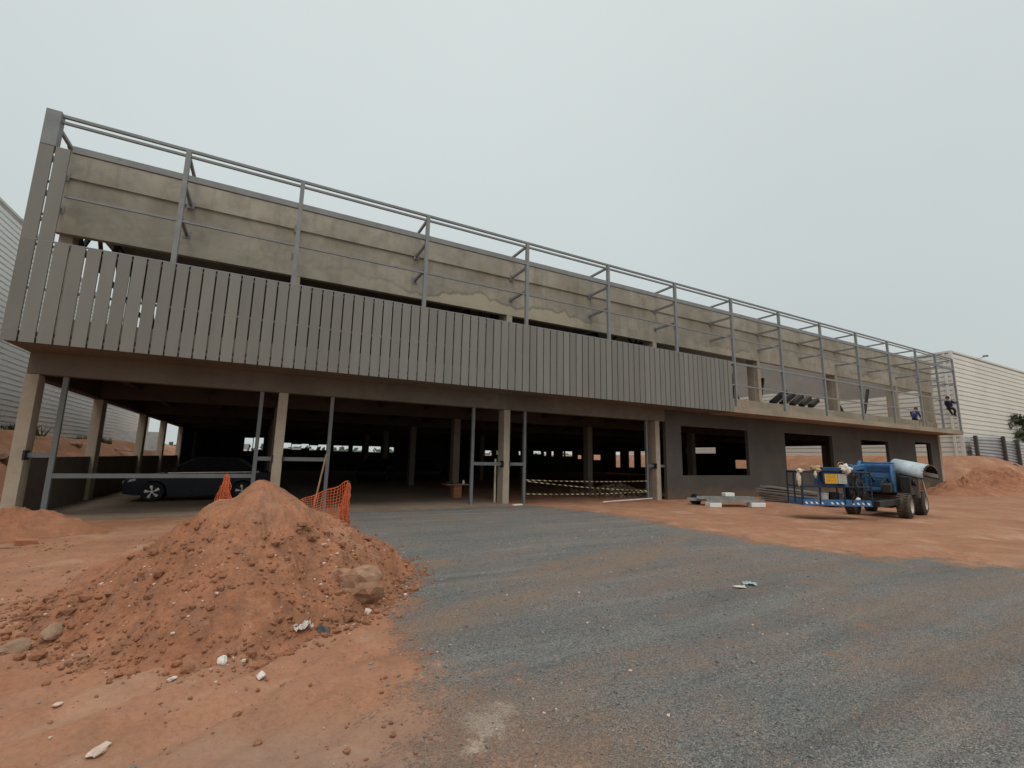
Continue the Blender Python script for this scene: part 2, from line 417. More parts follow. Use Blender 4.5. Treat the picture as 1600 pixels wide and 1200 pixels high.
# ------------------------------------------------------------------ mesh helpers
class MB:
    def __init__(s, off=(0, 0, 0)):
        s.v = []; s.f = []; s.o = Vector(off)
    def add(s, vs, fs):
        b = len(s.v)
        s.v += [tuple(Vector(p) - s.o) for p in vs]
        s.f += [tuple(b + i for i in f) for f in fs]
        return s
    def box(s, x0, x1, y0, y1, z0, z1):
        v = [(x0, y0, z0), (x1, y0, z0), (x1, y1, z0), (x0, y1, z0), (x0, y0, z1), (x1, y0, z1), (x1, y1, z1), (x0, y1, z1)]
        return s.add(v, [(3, 2, 1, 0), (4, 5, 6, 7), (0, 1, 5, 4), (1, 2, 6, 5), (2, 3, 7, 6), (3, 0, 4, 7)])
    def obox(s, c, ax, ay, az, hx, hy, hz):
        c = Vector(c); ax = Vector(ax).normalized() * hx; ay = Vector(ay).normalized() * hy; az = Vector(az).normalized() * hz
        v = [c + ax * i + ay * j + az * k for k in (-1, 1) for (i, j) in ((-1, -1), (1, -1), (1, 1), (-1, 1))]
        return s.add(v, [(3, 2, 1, 0), (4, 5, 6, 7), (0, 1, 5, 4), (1, 2, 6, 5), (2, 3, 7, 6), (3, 0, 4, 7)])
    def bar(s, p, q, w, h, up=(0, 0, 1)):
        p = Vector(p); q = Vector(q); d = q - p
        side = d.cross(Vector(up))
        if side.length < 1e-5: side = d.cross(Vector((0, 1, 0)))
        u2 = side.cross(d)
        return s.obox((p + q) / 2, d, side, u2, d.length / 2, w / 2, h / 2)
    def tube(s, p, q, r0, r1=None, n=10, cap=True):
        p = Vector(p); q = Vector(q); r1 = r0 if r1 is None else r1
        d = (q - p).normalized()
        a = d.cross(Vector((0, 0, 1)))
        if a.length < 1e-4: a = d.cross(Vector((0, 1, 0)))
        a.normalize(); b = d.cross(a)
        v = []
        for c, r in ((p, r0), (q, r1)):
            v += [c + (a * math.cos(2 * math.pi * i / n) + b * math.sin(2 * math.pi * i / n)) * r for i in range(n)]
        f = [(i, (i + 1) % n, n + (i + 1) % n, n + i) for i in range(n)]
        if cap: f += [tuple(range(n - 1, -1, -1)), tuple(range(n, 2 * n))]
        return s.add(v, f)
    def path(s, pts, r, n=8):
        pts = [Vector(p) for p in pts]
        v = []
        for i, c in enumerate(pts):
            d = (pts[min(i + 1, len(pts) - 1)] - pts[max(i - 1, 0)]).normalized()
            a = d.cross(Vector((0.12, 0.2, 1))).normalized(); b = d.cross(a)
            rr = r[i] if isinstance(r, (list, tuple)) else r
            v += [c + (a * math.cos(2 * math.pi * k / n) + b * math.sin(2 * math.pi * k / n)) * rr for k in range(n)]
        f = [(j * n + i, j * n + (i + 1) % n, (j + 1) * n + (i + 1) % n, (j + 1) * n + i) for j in range(len(pts) - 1) for i in range(n)]
        f += [tuple(range(n - 1, -1, -1)), tuple(range((len(pts) - 1) * n, len(pts) * n))]
        return s.add(v, f)
    def prism(s, poly, d):
        poly = [Vector(p) for p in poly]; d = Vector(d); n = len(poly)
        f = [tuple(range(n)), tuple(range(2 * n - 1, n - 1, -1))]
        f += [(i, n + i, n + (i + 1) % n, (i + 1) % n) for i in range(n)]
        return s.add(poly + [p + d for p in poly], f)
    def lathe(s, c, axis, prof, n=24):
        """prof: list of (along axis, radius)"""
        c = Vector(c); d = Vector(axis).normalized()
        a = d.cross(Vector((0, 0, 1)))
        if a.length < 1e-4: a = Vector((1, 0, 0))
        a.normalize(); b = d.cross(a)
        v = [c + d * t + (a * math.cos(2 * math.pi * i / n) + b * math.sin(2 * math.pi * i / n)) * r for t, r in prof for i in range(n)]
        f = [(j * n + i, j * n + (i + 1) % n, (j + 1) * n + (i + 1) % n, (j + 1) * n + i) for j in range(len(prof) - 1) for i in range(n)]
        return s.add(v, f)
    def plate(s, xs, zs, y0, y1, holes, swap=False):
        """wall with rectangular holes; runs along X (or Y when swap), thickness y0..y1"""
        xs = sorted(set(list(xs) + [h[0] for h in holes] + [h[1] for h in holes]))
        zs = sorted(set(list(zs) + [h[2] for h in holes] + [h[3] for h in holes]))
        xs = [x for x in xs]; nx, nz = len(xs) - 1, len(zs) - 1
        def solid(i, k):
            if not (0 <= i < nx and 0 <= k < nz): return False
            cx, cz = (xs[i] + xs[i + 1]) / 2, (zs[k] + zs[k + 1]) / 2
            return not any(h[0] < cx < h[1] and h[2] < cz < h[3] for h in holes)
        def P(x, y, z): return (y, x, z) if swap else (x, y, z)
        for i in range(nx):
            for k in range(nz):
                if not solid(i, k): continue
                a, b, c, d = xs[i], xs[i + 1], zs[k], zs[k + 1]
                s.add([P(a, y0, c), P(b, y0, c), P(b, y0, d), P(a, y0, d)], [(0, 1, 2, 3)])
                s.add([P(a, y1, c), P(b, y1, c), P(b, y1, d), P(a, y1, d)], [(3, 2, 1, 0)])
                if not solid(i - 1, k): s.add([P(a, y0, c), P(a, y0, d), P(a, y1, d), P(a, y1, c)], [(0, 1, 2, 3)])
                if not solid(i + 1, k): s.add([P(b, y0, c), P(b, y1, c), P(b, y1, d), P(b, y0, d)], [(0, 1, 2, 3)])
                if not solid(i, k - 1): s.add([P(a, y0, c), P(a, y1, c), P(b, y1, c), P(b, y0, c)], [(0, 1, 2, 3)])
                if not solid(i, k + 1): s.add([P(a, y0, d), P(b, y0, d), P(b, y1, d), P(a, y1, d)], [(0, 1, 2, 3)])
        return s
    def mesh(s, name, mat, smooth=False):
        me = bpy.data.meshes.new(name)
        me.from_pydata(s.v, [], s.f)
        me.update()
        if mat: me.materials.append(M[mat] if isinstance(mat, str) else mat)
        if smooth:
            me.polygons.foreach_set('use_smooth', [True] * len(me.polygons))
        return me
    def build(s, name, mat, parent=None, smooth=False, bevel=0, loc=None):
        me = s.mesh(name, mat, smooth)
        bm = bmesh.new(); bm.from_mesh(me)
        bmesh.ops.recalc_face_normals(bm, faces=bm.faces)
        bm.to_mesh(me); bm.free()
        o = bpy.data.objects.new(name, me)
        COL.objects.link(o)
        if parent: o.parent = parent
        if loc is not None: o.location = loc
        if bevel:
            b = o.modifiers.new('bevel', 'BEVEL'); b.width = bevel; b.segments = 2; b.limit_method = 'ANGLE'
        return o

def tag(o, label, cat, group=None, kind=None):
    if label: o['label'] = label
    if cat: o['category'] = cat
    if group: o['group'] = group
    if kind: o['kind'] = kind
    return o
def thing(name, label, cat, loc=(0, 0, 0), rz=0.0, group=None):
    o = bpy.data.objects.new(name, None)
    o.empty_display_size = 0.2
    COL.objects.link(o)
    o.location = loc
    o.rotation_euler = (0, 0, rz)
    return tag(o, label, cat, group)
def copy_tree(o, parent=None):
    c = o.copy(); COL.objects.link(c)
    if parent is not None: c.parent = parent
    for ch in list(o.children): copy_tree(ch, c)
    return c

# numpy value noise
def vnoise(x, y, seed=0):
    xi = np.floor(x).astype(np.int64); yi = np.floor(y).astype(np.int64)
    xf = x - xi; yf = y - yi
    u = xf * xf * (3 - 2 * xf); w = yf * yf * (3 - 2 * yf)
    def h(a, b):
        n = (a * 374761393 + b * 668265263 + seed * 974711) & 0x7fffffff
        n = ((n ^ (n >> 13)) * 1274126177) & 0x7fffffff
        n = n ^ (n >> 16)
        return (n & 0xffff) / 65535.0
    return (h(xi, yi) * (1 - u) + h(xi + 1, yi) * u) * (1 - w) + (h(xi, yi + 1) * (1 - u) + h(xi + 1, yi + 1) * u) * w - 0.5
def fbm(x, y, oct=4, seed=0, gain=0.5):
    t = 0; a = 1.0; f = 1.0
    for i in range(oct):
        t = t + a * vnoise(x * f + i * 17.3, y * f - i * 9.1, seed + i); a *= gain; f *= 2.03
    return t
def sstep(t):
    t = np.clip(t, 0, 1); return t * t * (3 - 2 * t)

def grid_mesh(name, X, Y, Z, mat, attrs=None, smooth=True):
    ny, nx = X.shape
    me = bpy.data.meshes.new(name)
    n = nx * ny
    me.vertices.add(n)
    me.vertices.foreach_set('co', np.stack([X, Y, Z], -1).reshape(-1).astype(np.float32))
    i = np.arange(n).reshape(ny, nx)
    q = np.stack([i[:-1, :-1], i[:-1, 1:], i[1:, 1:], i[1:, :-1]], -1).reshape(-1, 4)
    m = len(q)
    me.loops.add(m * 4)
    me.loops.foreach_set('vertex_index', q.reshape(-1).astype(np.int32))
    me.polygons.add(m)
    me.polygons.foreach_set('loop_start', (np.arange(m) * 4).astype(np.int32))
    me.polygons.foreach_set('loop_total', np.full(m, 4, np.int32))
    me.polygons.foreach_set('use_smooth', np.full(m, smooth))
    me.update(calc_edges=True)
    for k, a in (attrs or {}).items():
        at = me.attributes.new(k, 'FLOAT', 'POINT')
        at.data.foreach_set('value', a.reshape(-1).astype(np.float32))
    me.materials.append(M[mat])
    o = bpy.data.objects.new(name, me)
    COL.objects.link(o)
    return o

# ------------------------------------------------------------------ terrain
F = 13.575          # plane of the steel facade frame
W = 14.84           # plane of the concrete walls and ground-floor columns
GPOLY = np.array([(2.41, 14.55), (1.98, 11.6), (2.19, 9.06), (2.12, 6.95), (1.72, 5.5), (1.32, 4.75), (1.40, 3.55), (1.42, 2.85), (1.4, 2.2), (1.3, 0.5),
                  (0, -6), (60, -8), (60, -3), (19, -0.5), (14.2, 1.6), (11.3, 3.0), (9.87, 4.46), (9.23, 6.35), (9.49, 9.04), (9.41, 11.23), (8.95, 13.2), (8.4, 14.55)])
def poly_sd(px, py, poly):
    inside = np.zeros(px.shape, bool); d = np.full(px.shape, 1e9)
    n = len(poly)
    for i in range(n):
        ax, ay = poly[i]; bx, by = poly[(i + 1) % n]
        t = np.clip(((px - ax) * (bx - ax) + (py - ay) * (by - ay)) / ((bx - ax) ** 2 + (by - ay) ** 2), 0, 1)
        d = np.minimum(d, np.hypot(px - ax - t * (bx - ax), py - ay - t * (by - ay)))
        c = ((ay > py) != (by > py))
        with np.errstate(divide='ignore', invalid='ignore'):
            xx = (bx - ax) * (py - ay) / (by - ay) + ax
        inside ^= c & (px < xx)
    return np.where(inside, d, -d)

def ground_h(x, y):
    h = 0.035 * fbm(x * .35, y * .35, 3, 3)
    inb = sstep((x + 5.4) / .4) * sstep((44.2 - x) / .5) * sstep((y - 14.2) / .6) * sstep((52.6 - y) / .5)
    # left bank
    bl = 2.35 * sstep((-5.35 - x) / 4.4) * sstep((y - 10.0) / 6.0) * (1 + 0.25 * fbm(x * .5, y * .5, 4, 11))
    bl = bl + sstep((-5.4 - x) / 1.0) * sstep((y - 11) / 4) * sstep((x + 10.2) / 2.5) * (0.4 * np.maximum(0, fbm(x * .9, y * .9, 4, 12)) + .15)
    bl = bl + sstep(bl / .5) * sstep((2.4 - bl) / .5) * (.22 * fbm(x * 1.4, y * 1.4, 4, 14) + .08 * fbm(x * 4, y * 4, 2, 15))
    bl = np.minimum(bl, 2.36 + .06 * fbm(x * 2, y * 2, 2, 13))
    # right bank, falling away further right
    br = 2.62 * sstep((x - 43.9) / 6.0) * sstep((y - 10.8) / 4.6) * np.clip(1 - 0.045 * (x - 53), 0.35, 1) * (1 + 0.10 * fbm(x * .4, y * .4, 4, 21))
    br = br + sstep((x - 43.9) / 1.2) * sstep((y - 13) / 2) * sstep((51.5 - x) / 3) * (.15 + .4 * np.maximum(0, fbm(x * .8, y * .8, 4, 22)))
    br = br + sstep(br / .5) * sstep((2.6 - br) / .5) * (.30 * fbm(x * 1.1, y * 1.1, 4, 24) + .14 * fbm(x * 3, y * 3, 2, 25))
    br = np.minimum(br, 2.55 + .06 * fbm(x * 2, y * 2, 2, 23))
    return h * (1 - inb) + bl + br

def axis(dense0, dense1, step, lo, hi, g=1.032):
    a = list(np.arange(dense0, dense1, step))
    s = step
    while a[-1] < hi:
        s *= g; a.append(a[-1] + s)
    s = step
    while a[0] > lo:
        s *= g; a.insert(0, a[0] - s)
    return np.array(a)
gx = axis(-3.5, 11.0, 0.05, -900, 1100)
gy = axis(1.4, 12.5, 0.05, -60, 1400)
GX, GY = np.meshgrid(gx, gy)
near = sstep((26 - np.hypot(GX, GY)) / 18)
GZ = ground_h(GX, GY)
sd = poly_sd(GX, GY, GPOLY)
wid = 0.55 + 0.5 * sstep((GX - 7) / 3) + 1.5 * sstep((4.6 - GY) / 2.5) * sstep((3.4 - GX) / 1.5)
gv = np.clip(0.5 + 0.5 * sd / wid, -0.6, 1.6)
rough = fbm(GX * 2.2, GY * 2.2, 2, 29) * .035 + fbm(GX * 6, GY * 6, 3, 31) * 0.030 + fbm(GX * 15, GY * 15, 2, 35) * 0.014
# curved drag ridges beside the heap, and wheel ruts in the earth on the right
rr = np.hypot(GX + 3.4, GY - 7.6)
rut = np.sin(rr * 17 + 3 * fbm(GX * .7, GY * .7, 2, 41)) * 0.024 * sstep((1.3 - GX) / .8) * sstep((GY - 2.0) / .8) * sstep((7 - GY) / 2)
rut += np.sin((GY * .92 + GX * .30) * 6.5 + 2.5 * fbm(GX * .3, GY * .5, 2, 44)) * 0.022 * sstep((GX - 9) / 3) * sstep((14 - GY) / 2)
GZ = GZ + near * (1 - np.clip(gv, 0, 1) * .65) * (rough + rut) + near * np.clip(gv, 0, 1) * fbm(GX * 9, GY * 9, 2, 51) * .008
far = sstep((np.hypot(GX - 15, GY - 30) - 90) / 200)
GZ = GZ * (1 - far) - 1.5 * far
grime = sstep((4.0 - GY) / 2.2)
dust = sstep((GX - 2.2 - 0.25 * GY) / 3.0) * sstep((9.0 - GY) / 4.0) * .30 + sstep((3.6 - GY) / 1.4) * sstep((2.6 - GX) / 1.4)
# a paler dust lane swept from the lower left up to the right
lane = np.abs(GY - (4.55 + 0.36 * (GX - 1.3)))
dust = dust + 0.9 * sstep((0.55 - lane) / .5) * sstep((9 - GX) / 3) + .7 * sstep((0.4 - np.abs(GY - (5.9 + .30 * (GX - 3)))) / .4) * sstep((GX - 2.8) / 1) * sstep((9.5 - GX) / 2)
def spots(*pts):
    t = np.zeros_like(GX)
    for x, y, r in pts: t = np.maximum(t, np.exp(-((GX - x) ** 2 + (GY - y) ** 2) / (r * r)))
    return t
mortar = spots((1.38, 2.80, .22), (1.55, 2.92, .14), (1.2, 2.62, .10), (2.9, 4.6, .10))
soil_spot = spots((4.55, 2.46, .12), (4.63, 2.34, .11), (6.9, 4.05, .18), (5.7, 2.75, .16), (2.6, 7.2, .5), (4.2, 6.3, .35))
ground = grid_mesh('ground', GX, GY, GZ, 'ground', {'gravel': gv, 'grime': grime, 'dust': dust, 'mortar': mortar, 'soil_spot': soil_spot})
tag(ground, 'red earth and grey gravel ground of the building site', 'ground', kind='structure')

def surf(x, y):
    """height of the finished ground mesh"""
    x = np.atleast_1d(np.asarray(x, float)); y = np.atleast_1d(np.asarray(y, float))
    i = np.clip(np.searchsorted(gx, x) - 1, 0, len(gx) - 2); j = np.clip(np.searchsorted(gy, y) - 1, 0, len(gy) - 2)
    u = (x - gx[i]) / (gx[i + 1] - gx[i]); w = (y - gy[j]) / (gy[j + 1] - gy[j])
    return (GZ[j, i] * (1 - u) + GZ[j, i + 1] * u) * (1 - w) + (GZ[j + 1, i] * (1 - u) + GZ[j + 1, i + 1] * u) * w
# ------------------------------------------------------------------ rocks and heaps
def ico(sub):
    bm = bmesh.new(); bmesh.ops.create_icosphere(bm, subdivisions=sub, radius=1)
    v = np.array([p.co[:] for p in bm.verts]); f = [tuple(p.index for p in q.verts) for q in bm.faces]
    bm.free(); return v, f
ICO1, ICO2, ICO3 = ico(1), ico(2), ico(3)
def rock_points(base, size, rng, jag=0.35, flat=1.0, cuts=5):
    v, f = base
    p = v.copy()
    for _ in range(cuts):                                   # chop with planes to get facets
        d = rng.normal(size=3); d /= np.linalg.norm(d)
        c = rng.uniform(.45, .85)
        t = np.maximum(0, p @ d - c)
        p = p - t[:, None] * d
    s1, s2 = rng.uniform(0, 99, 2)
    n = 1 + jag * fbm(p[:, 0] * 1.7 + s1, p[:, 1] * 1.7 + p[:, 2] * 1.3 + s2, 4, 5)
    p = p * n[:, None] * np.array(size) * np.array([1, 1, flat])
    a = rng.uniform(0, 6.28); ca, sa = math.cos(a), math.sin(a)
    return np.stack([p[:, 0] * ca - p[:, 1] * sa, p[:, 0] * sa + p[:, 1] * ca, p[:, 2]], 1), f
def rock(name, label, cat, loc, size, mat, base=ICO3, rz=None, seed=0, group=None, jag=.35, cuts=6):
    rng = np.random.default_rng(seed)
    p, f = rock_points(base, size, rng, jag, 1.0, cuts)
    m = MB(); m.add([tuple(q) for q in p], f)
    o = m.build(name, mat)
    o.location = loc
    o.rotation_euler = (rng.uniform(-.25, .25), rng.uniform(-.25, .25), 0 if rz is None else rz)
    return tag(o, label, cat, group)
def gh(x, y): return float(surf(x, y)[0])

PK = (0.05, 6.2)
BASE = [(-1.98, 6.7), (-1.55, 5.6), (-1.0, 4.93), (-0.65, 4.63), (-0.31, 4.46), (0.11, 4.46), (0.48, 4.66), (0.90, 4.98), (1.38, 5.42), (1.92, 6.38), (2.15, 7.05), (2.18, 8.0),
        (1.5, 8.7), (0.3, 9.0), (-1.0, 8.8), (-1.9, 8.0)]
_ang = np.array([math.atan2(y - PK[1], x - PK[0]) for x, y in BASE]); _rad = np.array([math.hypot(x - PK[0], y - PK[1]) for x, y in BASE])
_o = np.argsort(_ang); _ang, _rad = _ang[_o], _rad[_o]
_angp = np.concatenate([_ang - 2 * np.pi, _ang, _ang + 2 * np.pi]); _radp = np.tile(_rad, 3)
def pile_h(x, y, detail=True):
    dx, dy = x - PK[0], y - PK[1]
    r = np.hypot(dx, dy); th = np.arctan2(dy, dx)
    R0 = np.interp(th, _angp, _radp) * (1 + .06 * fbm(th * 2.5, th * 0 + 3.3, 3, 61))
    t = r / R0
    h = 1.37 * np.maximum(0, 1 - t) ** 1.12
    h = h - 0.045 * np.exp(-(r / .07) ** 2) - 0.10 * np.exp(-(((x + .22) / .13) ** 2 + ((y - 6.15) / .45) ** 2)) - .03 * np.exp(-(((x - .2) / .12) ** 2 + ((y - 6.2) / .4) ** 2))
    h = h - 0.09 * np.exp(-(((x - .85) / .35) ** 2 + ((y - 6.3) / .5) ** 2))
    h = h + 0.10 * np.exp(-(((x + .52) / .28) ** 2 + ((y - 6.1) / .5) ** 2))       # shoulder on the left
    if detail:
        env = np.clip(t * 2.2, .12, 1)
        h = h + env * (0.20 * fbm(x * 1.6, y * 1.6, 3, 71) + .07 * fbm(th * 4.5, r * 1.3, 3, 73) + 0.085 * fbm(x * 5.5, y * 5.5, 3, 75) + .028 * np.abs(fbm(x * 14, y * 14, 2, 78)) + .016 * fbm(x * 32, y * 32, 2, 79))
        h = h * sstep((1.02 - t) / .16) + .012 * (1 - t)
    return np.where(t > 1, -0.04 - .25 * (t - 1), h - .01)
def ph(x, y): return max(float(pile_h(np.array([x]), np.array([y]))[0]), gh(x, y))
TH, TT = np.meshgrid(np.linspace(0, 2 * np.pi, 620), np.linspace(0.0, 1.06, 260))
RR = TT * np.interp((TH + np.pi) % (2 * np.pi) - np.pi, _angp, _radp) * 1.04
PX, PY = PK[0] + RR * np.cos(TH), PK[1] + RR * np.sin(TH)
dirt = grid_mesh('dirt_pile', PX, PY, pile_h(PX, PY), 'pile')
tag(dirt, 'tall cone-shaped heap of loose red soil in the foreground', 'dirt pile')

def scatter(name, mat, pts, base=ICO1, seed=3, flat=.75, parent=None, jag=.35):
    rng = np.random.default_rng(seed)
    vs, fs, b = [], [], 0
    for (x, y, z, s) in pts:
        p, f = rock_points(base, (s * rng.uniform(.7, 1.4), s * rng.uniform(.7, 1.2), s), rng, jag, flat, 3)
        vs.append(p + np.array([x, y, z])); fs += [tuple(i + b for i in q) for q in f]; b += len(p)
    m = MB(); m.v = [tuple(q) for q in np.concatenate(vs)]; m.f = fs
    return m.build(name, mat, parent)
pts = []
for i in range(3400):
    th = RNG.uniform(np.pi * .85, np.pi * 2.2)
    R0 = float(np.interp((th + np.pi) % (2 * np.pi) - np.pi, _angp, _radp))
    t = RNG.uniform(0.1, 1) ** .5 * 1.05 if i % 3 else RNG.uniform(.86, 1.10)
    x, y = PK[0] + R0 * t * math.cos(th), PK[1] + R0 * t * math.sin(th)
    s = float(np.clip(RNG.lognormal(-4.7, .75), .004, .075))
    pts.append((x, y, ph(x, y) + s * .2, s))
cl = scatter('soil_clods', 'clod', pts, parent=dirt)
cl['kind'] = 'stuff'
pts = []
for i in range(260):
    th = RNG.uniform(np.pi * .95, np.pi * 2.1)
    R0 = float(np.interp((th + np.pi) % (2 * np.pi) - np.pi, _angp, _radp)); t = RNG.uniform(.45, 1.08)
    x, y = PK[0] + R0 * t * math.cos(th), PK[1] + R0 * t * math.sin(th); s = float(np.clip(RNG.lognormal(-4.9, .5), .004, .03))
    pts.append((x, y, ph(x, y) + s * .3, s))
cl = scatter('pale_crumbs', 'pink_rock', pts, parent=dirt, seed=17); cl['kind'] = 'stuff'

rock('boulder', 'largest boulder, pale cracked earth block on the right flank of the soil heap', 'boulder', (0.98, 5.52, ph(.98, 5.52) + .01), (.38, .27, .22), 'boulder', seed=46, rz=-.1, jag=.55, cuts=4)
rock('rock', 'flat grey-brown rock low on the left flank of the soil heap', 'rock', (-1.42, 5.62, ph(-1.42, 5.62) + .03), (.15, .085, .06), 'grey_rock', seed=9, rz=.2)
rock('rock', 'half-buried pale rock at the far left foot of the soil heap', 'rock', (-1.62, 5.40, gh(-1.62, 5.40) + .02), (.13, .10, .06), 'grey_rock', seed=12)
rock('rock', 'dark grey lump at the right front foot of the soil heap', 'rock', (0.66, 4.84, ph(.66, 4.84) + .015), (.06, .05, .07), 'dark_rock', seed=13)
rock('rock', 'small pale stone above the dark lump on the heap edge', 'rock', (1.13, 5.19, ph(1.13, 5.19) + .02), (.05, .035, .04), 'pink_rock', seed=14)
rock('rubble_stone', 'white stone lying alone on the earth in front of the heap', 'stone', (0.15, 4.07, gh(.15, 4.07) + .012), (.052, .034, .028), 'white_rock', seed=21)
rock('rubble_stone', 'white stone touching the front foot of the heap', 'stone', (-0.12, 4.40, gh(-.12, 4.40) + .02), (.045, .04, .036), 'white_rock', seed=22)
rock('rubble_stone', 'flat white chip left of the white stone at the heap foot', 'stone', (-0.43, 4.40, gh(-.43, 4.40) + .012), (.042, .028, .016), 'white_rock', seed=23)
rock('rubble_stone', 'long pale pink stone nearest the camera in the bottom left corner', 'stone', (-0.62, 3.47, gh(-.62, 3.47) + .014), (.072, .030, .026), 'pink_rock', seed=24, rz=.5)
rock('rubble_stone', 'small pale flake on the drag marks at the left edge', 'stone', (-1.0, 4.20, gh(-1.0, 4.20) + .01), (.036, .024, .014), 'pink_rock', seed=25)
rock('rubble_stone', 'tiny white stone beside the pair at the heap foot', 'stone', (0.03, 4.45, gh(.03, 4.45) + .01), (.025, .02, .016), 'white_rock', seed=26)
# loose stones on the open ground
def open_points(n, x0, x1, y0, y1, mu, sg, lo, hi, keep, rad=1.6):
    x, y = RNG.uniform(x0, x1, 12 * n), RNG.uniform(y0, y1, 12 * n)
    ok = (x > -.36 * y - .3) & (x < 1.9 * y) & (np.hypot(x - PK[0], y - PK[1]) > rad) & keep(x, y)
    x, y = x[ok][:n], y[ok][:n]
    s = np.clip(RNG.lognormal(mu, sg, len(x)), lo, hi)
    return list(zip(x, y, surf(x, y) + s * .3, s))
stone_pts = open_points(4200, -1.5, 9, 1.6, 9, -4.95, .4, .004, .02, lambda x, y: (poly_sd(x, y, GPOLY) > -.5) | (RNG.uniform(size=x.shape) > .93))
tag(scatter('loose_stones', 'gravel_stone', stone_pts, seed=8), 'small loose grey stones over the gravel', 'gravel', kind='stuff')
grit_pts = open_points(260, -2.5, 8, 1.8, 9, -4.9, .4, .005, .02, lambda x, y: x > -99)
tag(scatter('pale_grit', 'pink_rock', grit_pts, seed=18), 'scattered pale grit and mortar crumbs on the ground', 'rubble', kind='stuff')
crumb_pts = open_points(1500, -4.5, 3.0, 1.7, 11.5, -4.9, .6, .004, .035, lambda x, y: (poly_sd(x, y, GPOLY) < .3) & (vnoise(x * 1.3, y * 1.3, 9) + RNG.uniform(-.35, .35, x.shape) > .05), 1.7)
tag(scatter('earth_crumbs', 'clod', crumb_pts, seed=28), 'loose crumbs of red earth on the ground round the heap', 'soil crumbs', kind='stuff')
def crumple(name, label, cat, loc, size, mat, seed, n=9):
    rng = np.random.default_rng(seed)
    m = MB(); vs = []
    for j in range(n):
        for i in range(n):
            u, v = i / (n - 1) - .5, j / (n - 1) - .5
            z = abs(rng.normal(0, .16)) * size[2]
            vs.append(((u + rng.normal(0, .03)) * size[0], (v + rng.normal(0, .03)) * size[1], z))
    m.add(vs, [(j * n + i, j * n + i + 1, (j + 1) * n + i + 1, (j + 1) * n + i) for j in range(n - 1) for i in range(n - 1)])
    o = m.build(name, mat); o.location = loc
    s = o.modifiers.new('thickness', 'SOLIDIFY'); s.thickness = .003
    o.rotation_euler = (0, 0, rng.uniform(0, 3))
    return tag(o, label, cat)
crumple('wrapper', 'crumpled pale green wrapper lying on the gravel', 'litter', (5.98, 4.24, gh(5.98, 4.24) + .01), (.17, .10, .10), 'paper', 5)
crumple('wrapper', 'crumpled cream wrapper just left of the pale green one', 'litter', (5.72, 4.20, gh(5.72, 4.20) + .01), (.15, .08, .07), 'rag', 6)
crumple('plastic_bag', 'torn pale plastic bag on the front right foot of the heap', 'litter', (0.47, 4.76, ph(.47, 4.76) + .02), (.16, .08, .16), 'plastic', 7)

# low heap by the left corner column, with a brick on it
def heap(name, label, cat, c, rad, hgt, mat='pile', seed=0, sx=1.0, sy=1.0):
    TH, TT = np.meshgrid(np.linspace(0, 2 * np.pi, 140), np.linspace(0, 1.05, 60))
    Rr = rad * TT * (1 + .18 * np.sin(2 * TH + seed) + .1 * np.sin(5 * TH + 2 * seed))
    X = c[0] + Rr * np.cos(TH) * sx; Y = c[1] + Rr * np.sin(TH) * sy
    Z = hgt * (1 - TT ** 1.2) + np.clip(1 - TT, .05, 1) * hgt * (.55 * fbm(X * 2.2, Y * 2.2, 4, 90 + seed) + .22 * fbm(X * 7, Y * 7, 3, 95 + seed))
    Z = np.where(TT > .98, -.06, Z) + ground_h(X, Y)
    return tag(grid_mesh(name, X, Y, Z, mat), label, cat)
heap('dirt_mound', 'low red dirt mound against the left corner column', 'dirt mound', (-4.15, 12.6), 1.25, .50, seed=1, sx=1.1)
heap('dirt_mound', 'broad low red mound beyond the lift at the right corner', 'dirt mound', (38.5, 12.3), 2.6, .85, seed=2, sx=1.25, sy=.75)
heap('dirt_mound', 'smaller red mound at the right edge below the sheet fence', 'dirt mound', (47.5, 12.3), 2.6, .8, seed=3, sx=1.2, sy=.8)
b = MB(); b.box(-.14, .14, -.07, .07, -.045, .045)
b = b.build('brick', 'brick', bevel=.006); b.location = (-3.45, 11.3, gh(-3.45, 11.3) + .05); b.rotation_euler = (.12, .1, .4)
tag(b, 'orange brick lying on the dirt by the left mound', 'brick')
b = MB(); b.box(-.22, .22, -.04, .04, -.012, .012)
b = b.build('timber_offcut', 'wood'); b.location = (-3.62, 10.9, gh(-3.62, 10.9) + .02); b.rotation_euler = (.0, .06, .15)
tag(b, 'short timber offcut on the dirt below the brick', 'timber')

# ------------------------------------------------------------------ the unfinished building
BL = (-5.1, W, 0)
bld = thing('unfinished_building', 'long two-storey concrete building shell with half-clad steel facade frame', 'building', BL)
def BM(): return MB(BL)
# floor
BM().box(-4.95, 7.9, 14.62, 52.0, -.15, .05).build('floor_slab', 'slab_floor', bld)
# upper floor slab, with its bare edge on the right and the part behind the cladding on the left
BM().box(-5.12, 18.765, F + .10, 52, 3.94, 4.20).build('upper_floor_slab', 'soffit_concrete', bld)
BM().box(18.77, 43.62, F - .03, 52, 3.925, 4.205).build('upper_floor_slab', 'slab_concrete', bld)
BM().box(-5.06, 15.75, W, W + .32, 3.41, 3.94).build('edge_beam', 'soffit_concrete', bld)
s = BM()
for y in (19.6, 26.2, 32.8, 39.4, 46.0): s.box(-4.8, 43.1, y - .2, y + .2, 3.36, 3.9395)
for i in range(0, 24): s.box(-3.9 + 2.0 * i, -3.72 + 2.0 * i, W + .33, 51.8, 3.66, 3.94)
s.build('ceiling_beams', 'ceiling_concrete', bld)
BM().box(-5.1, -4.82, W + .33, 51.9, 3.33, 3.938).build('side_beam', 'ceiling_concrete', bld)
BM().box(43.02, 43.32, W + .4, 51.9, 3.27, 3.924).build('side_beam', 'ceiling_concrete', bld)
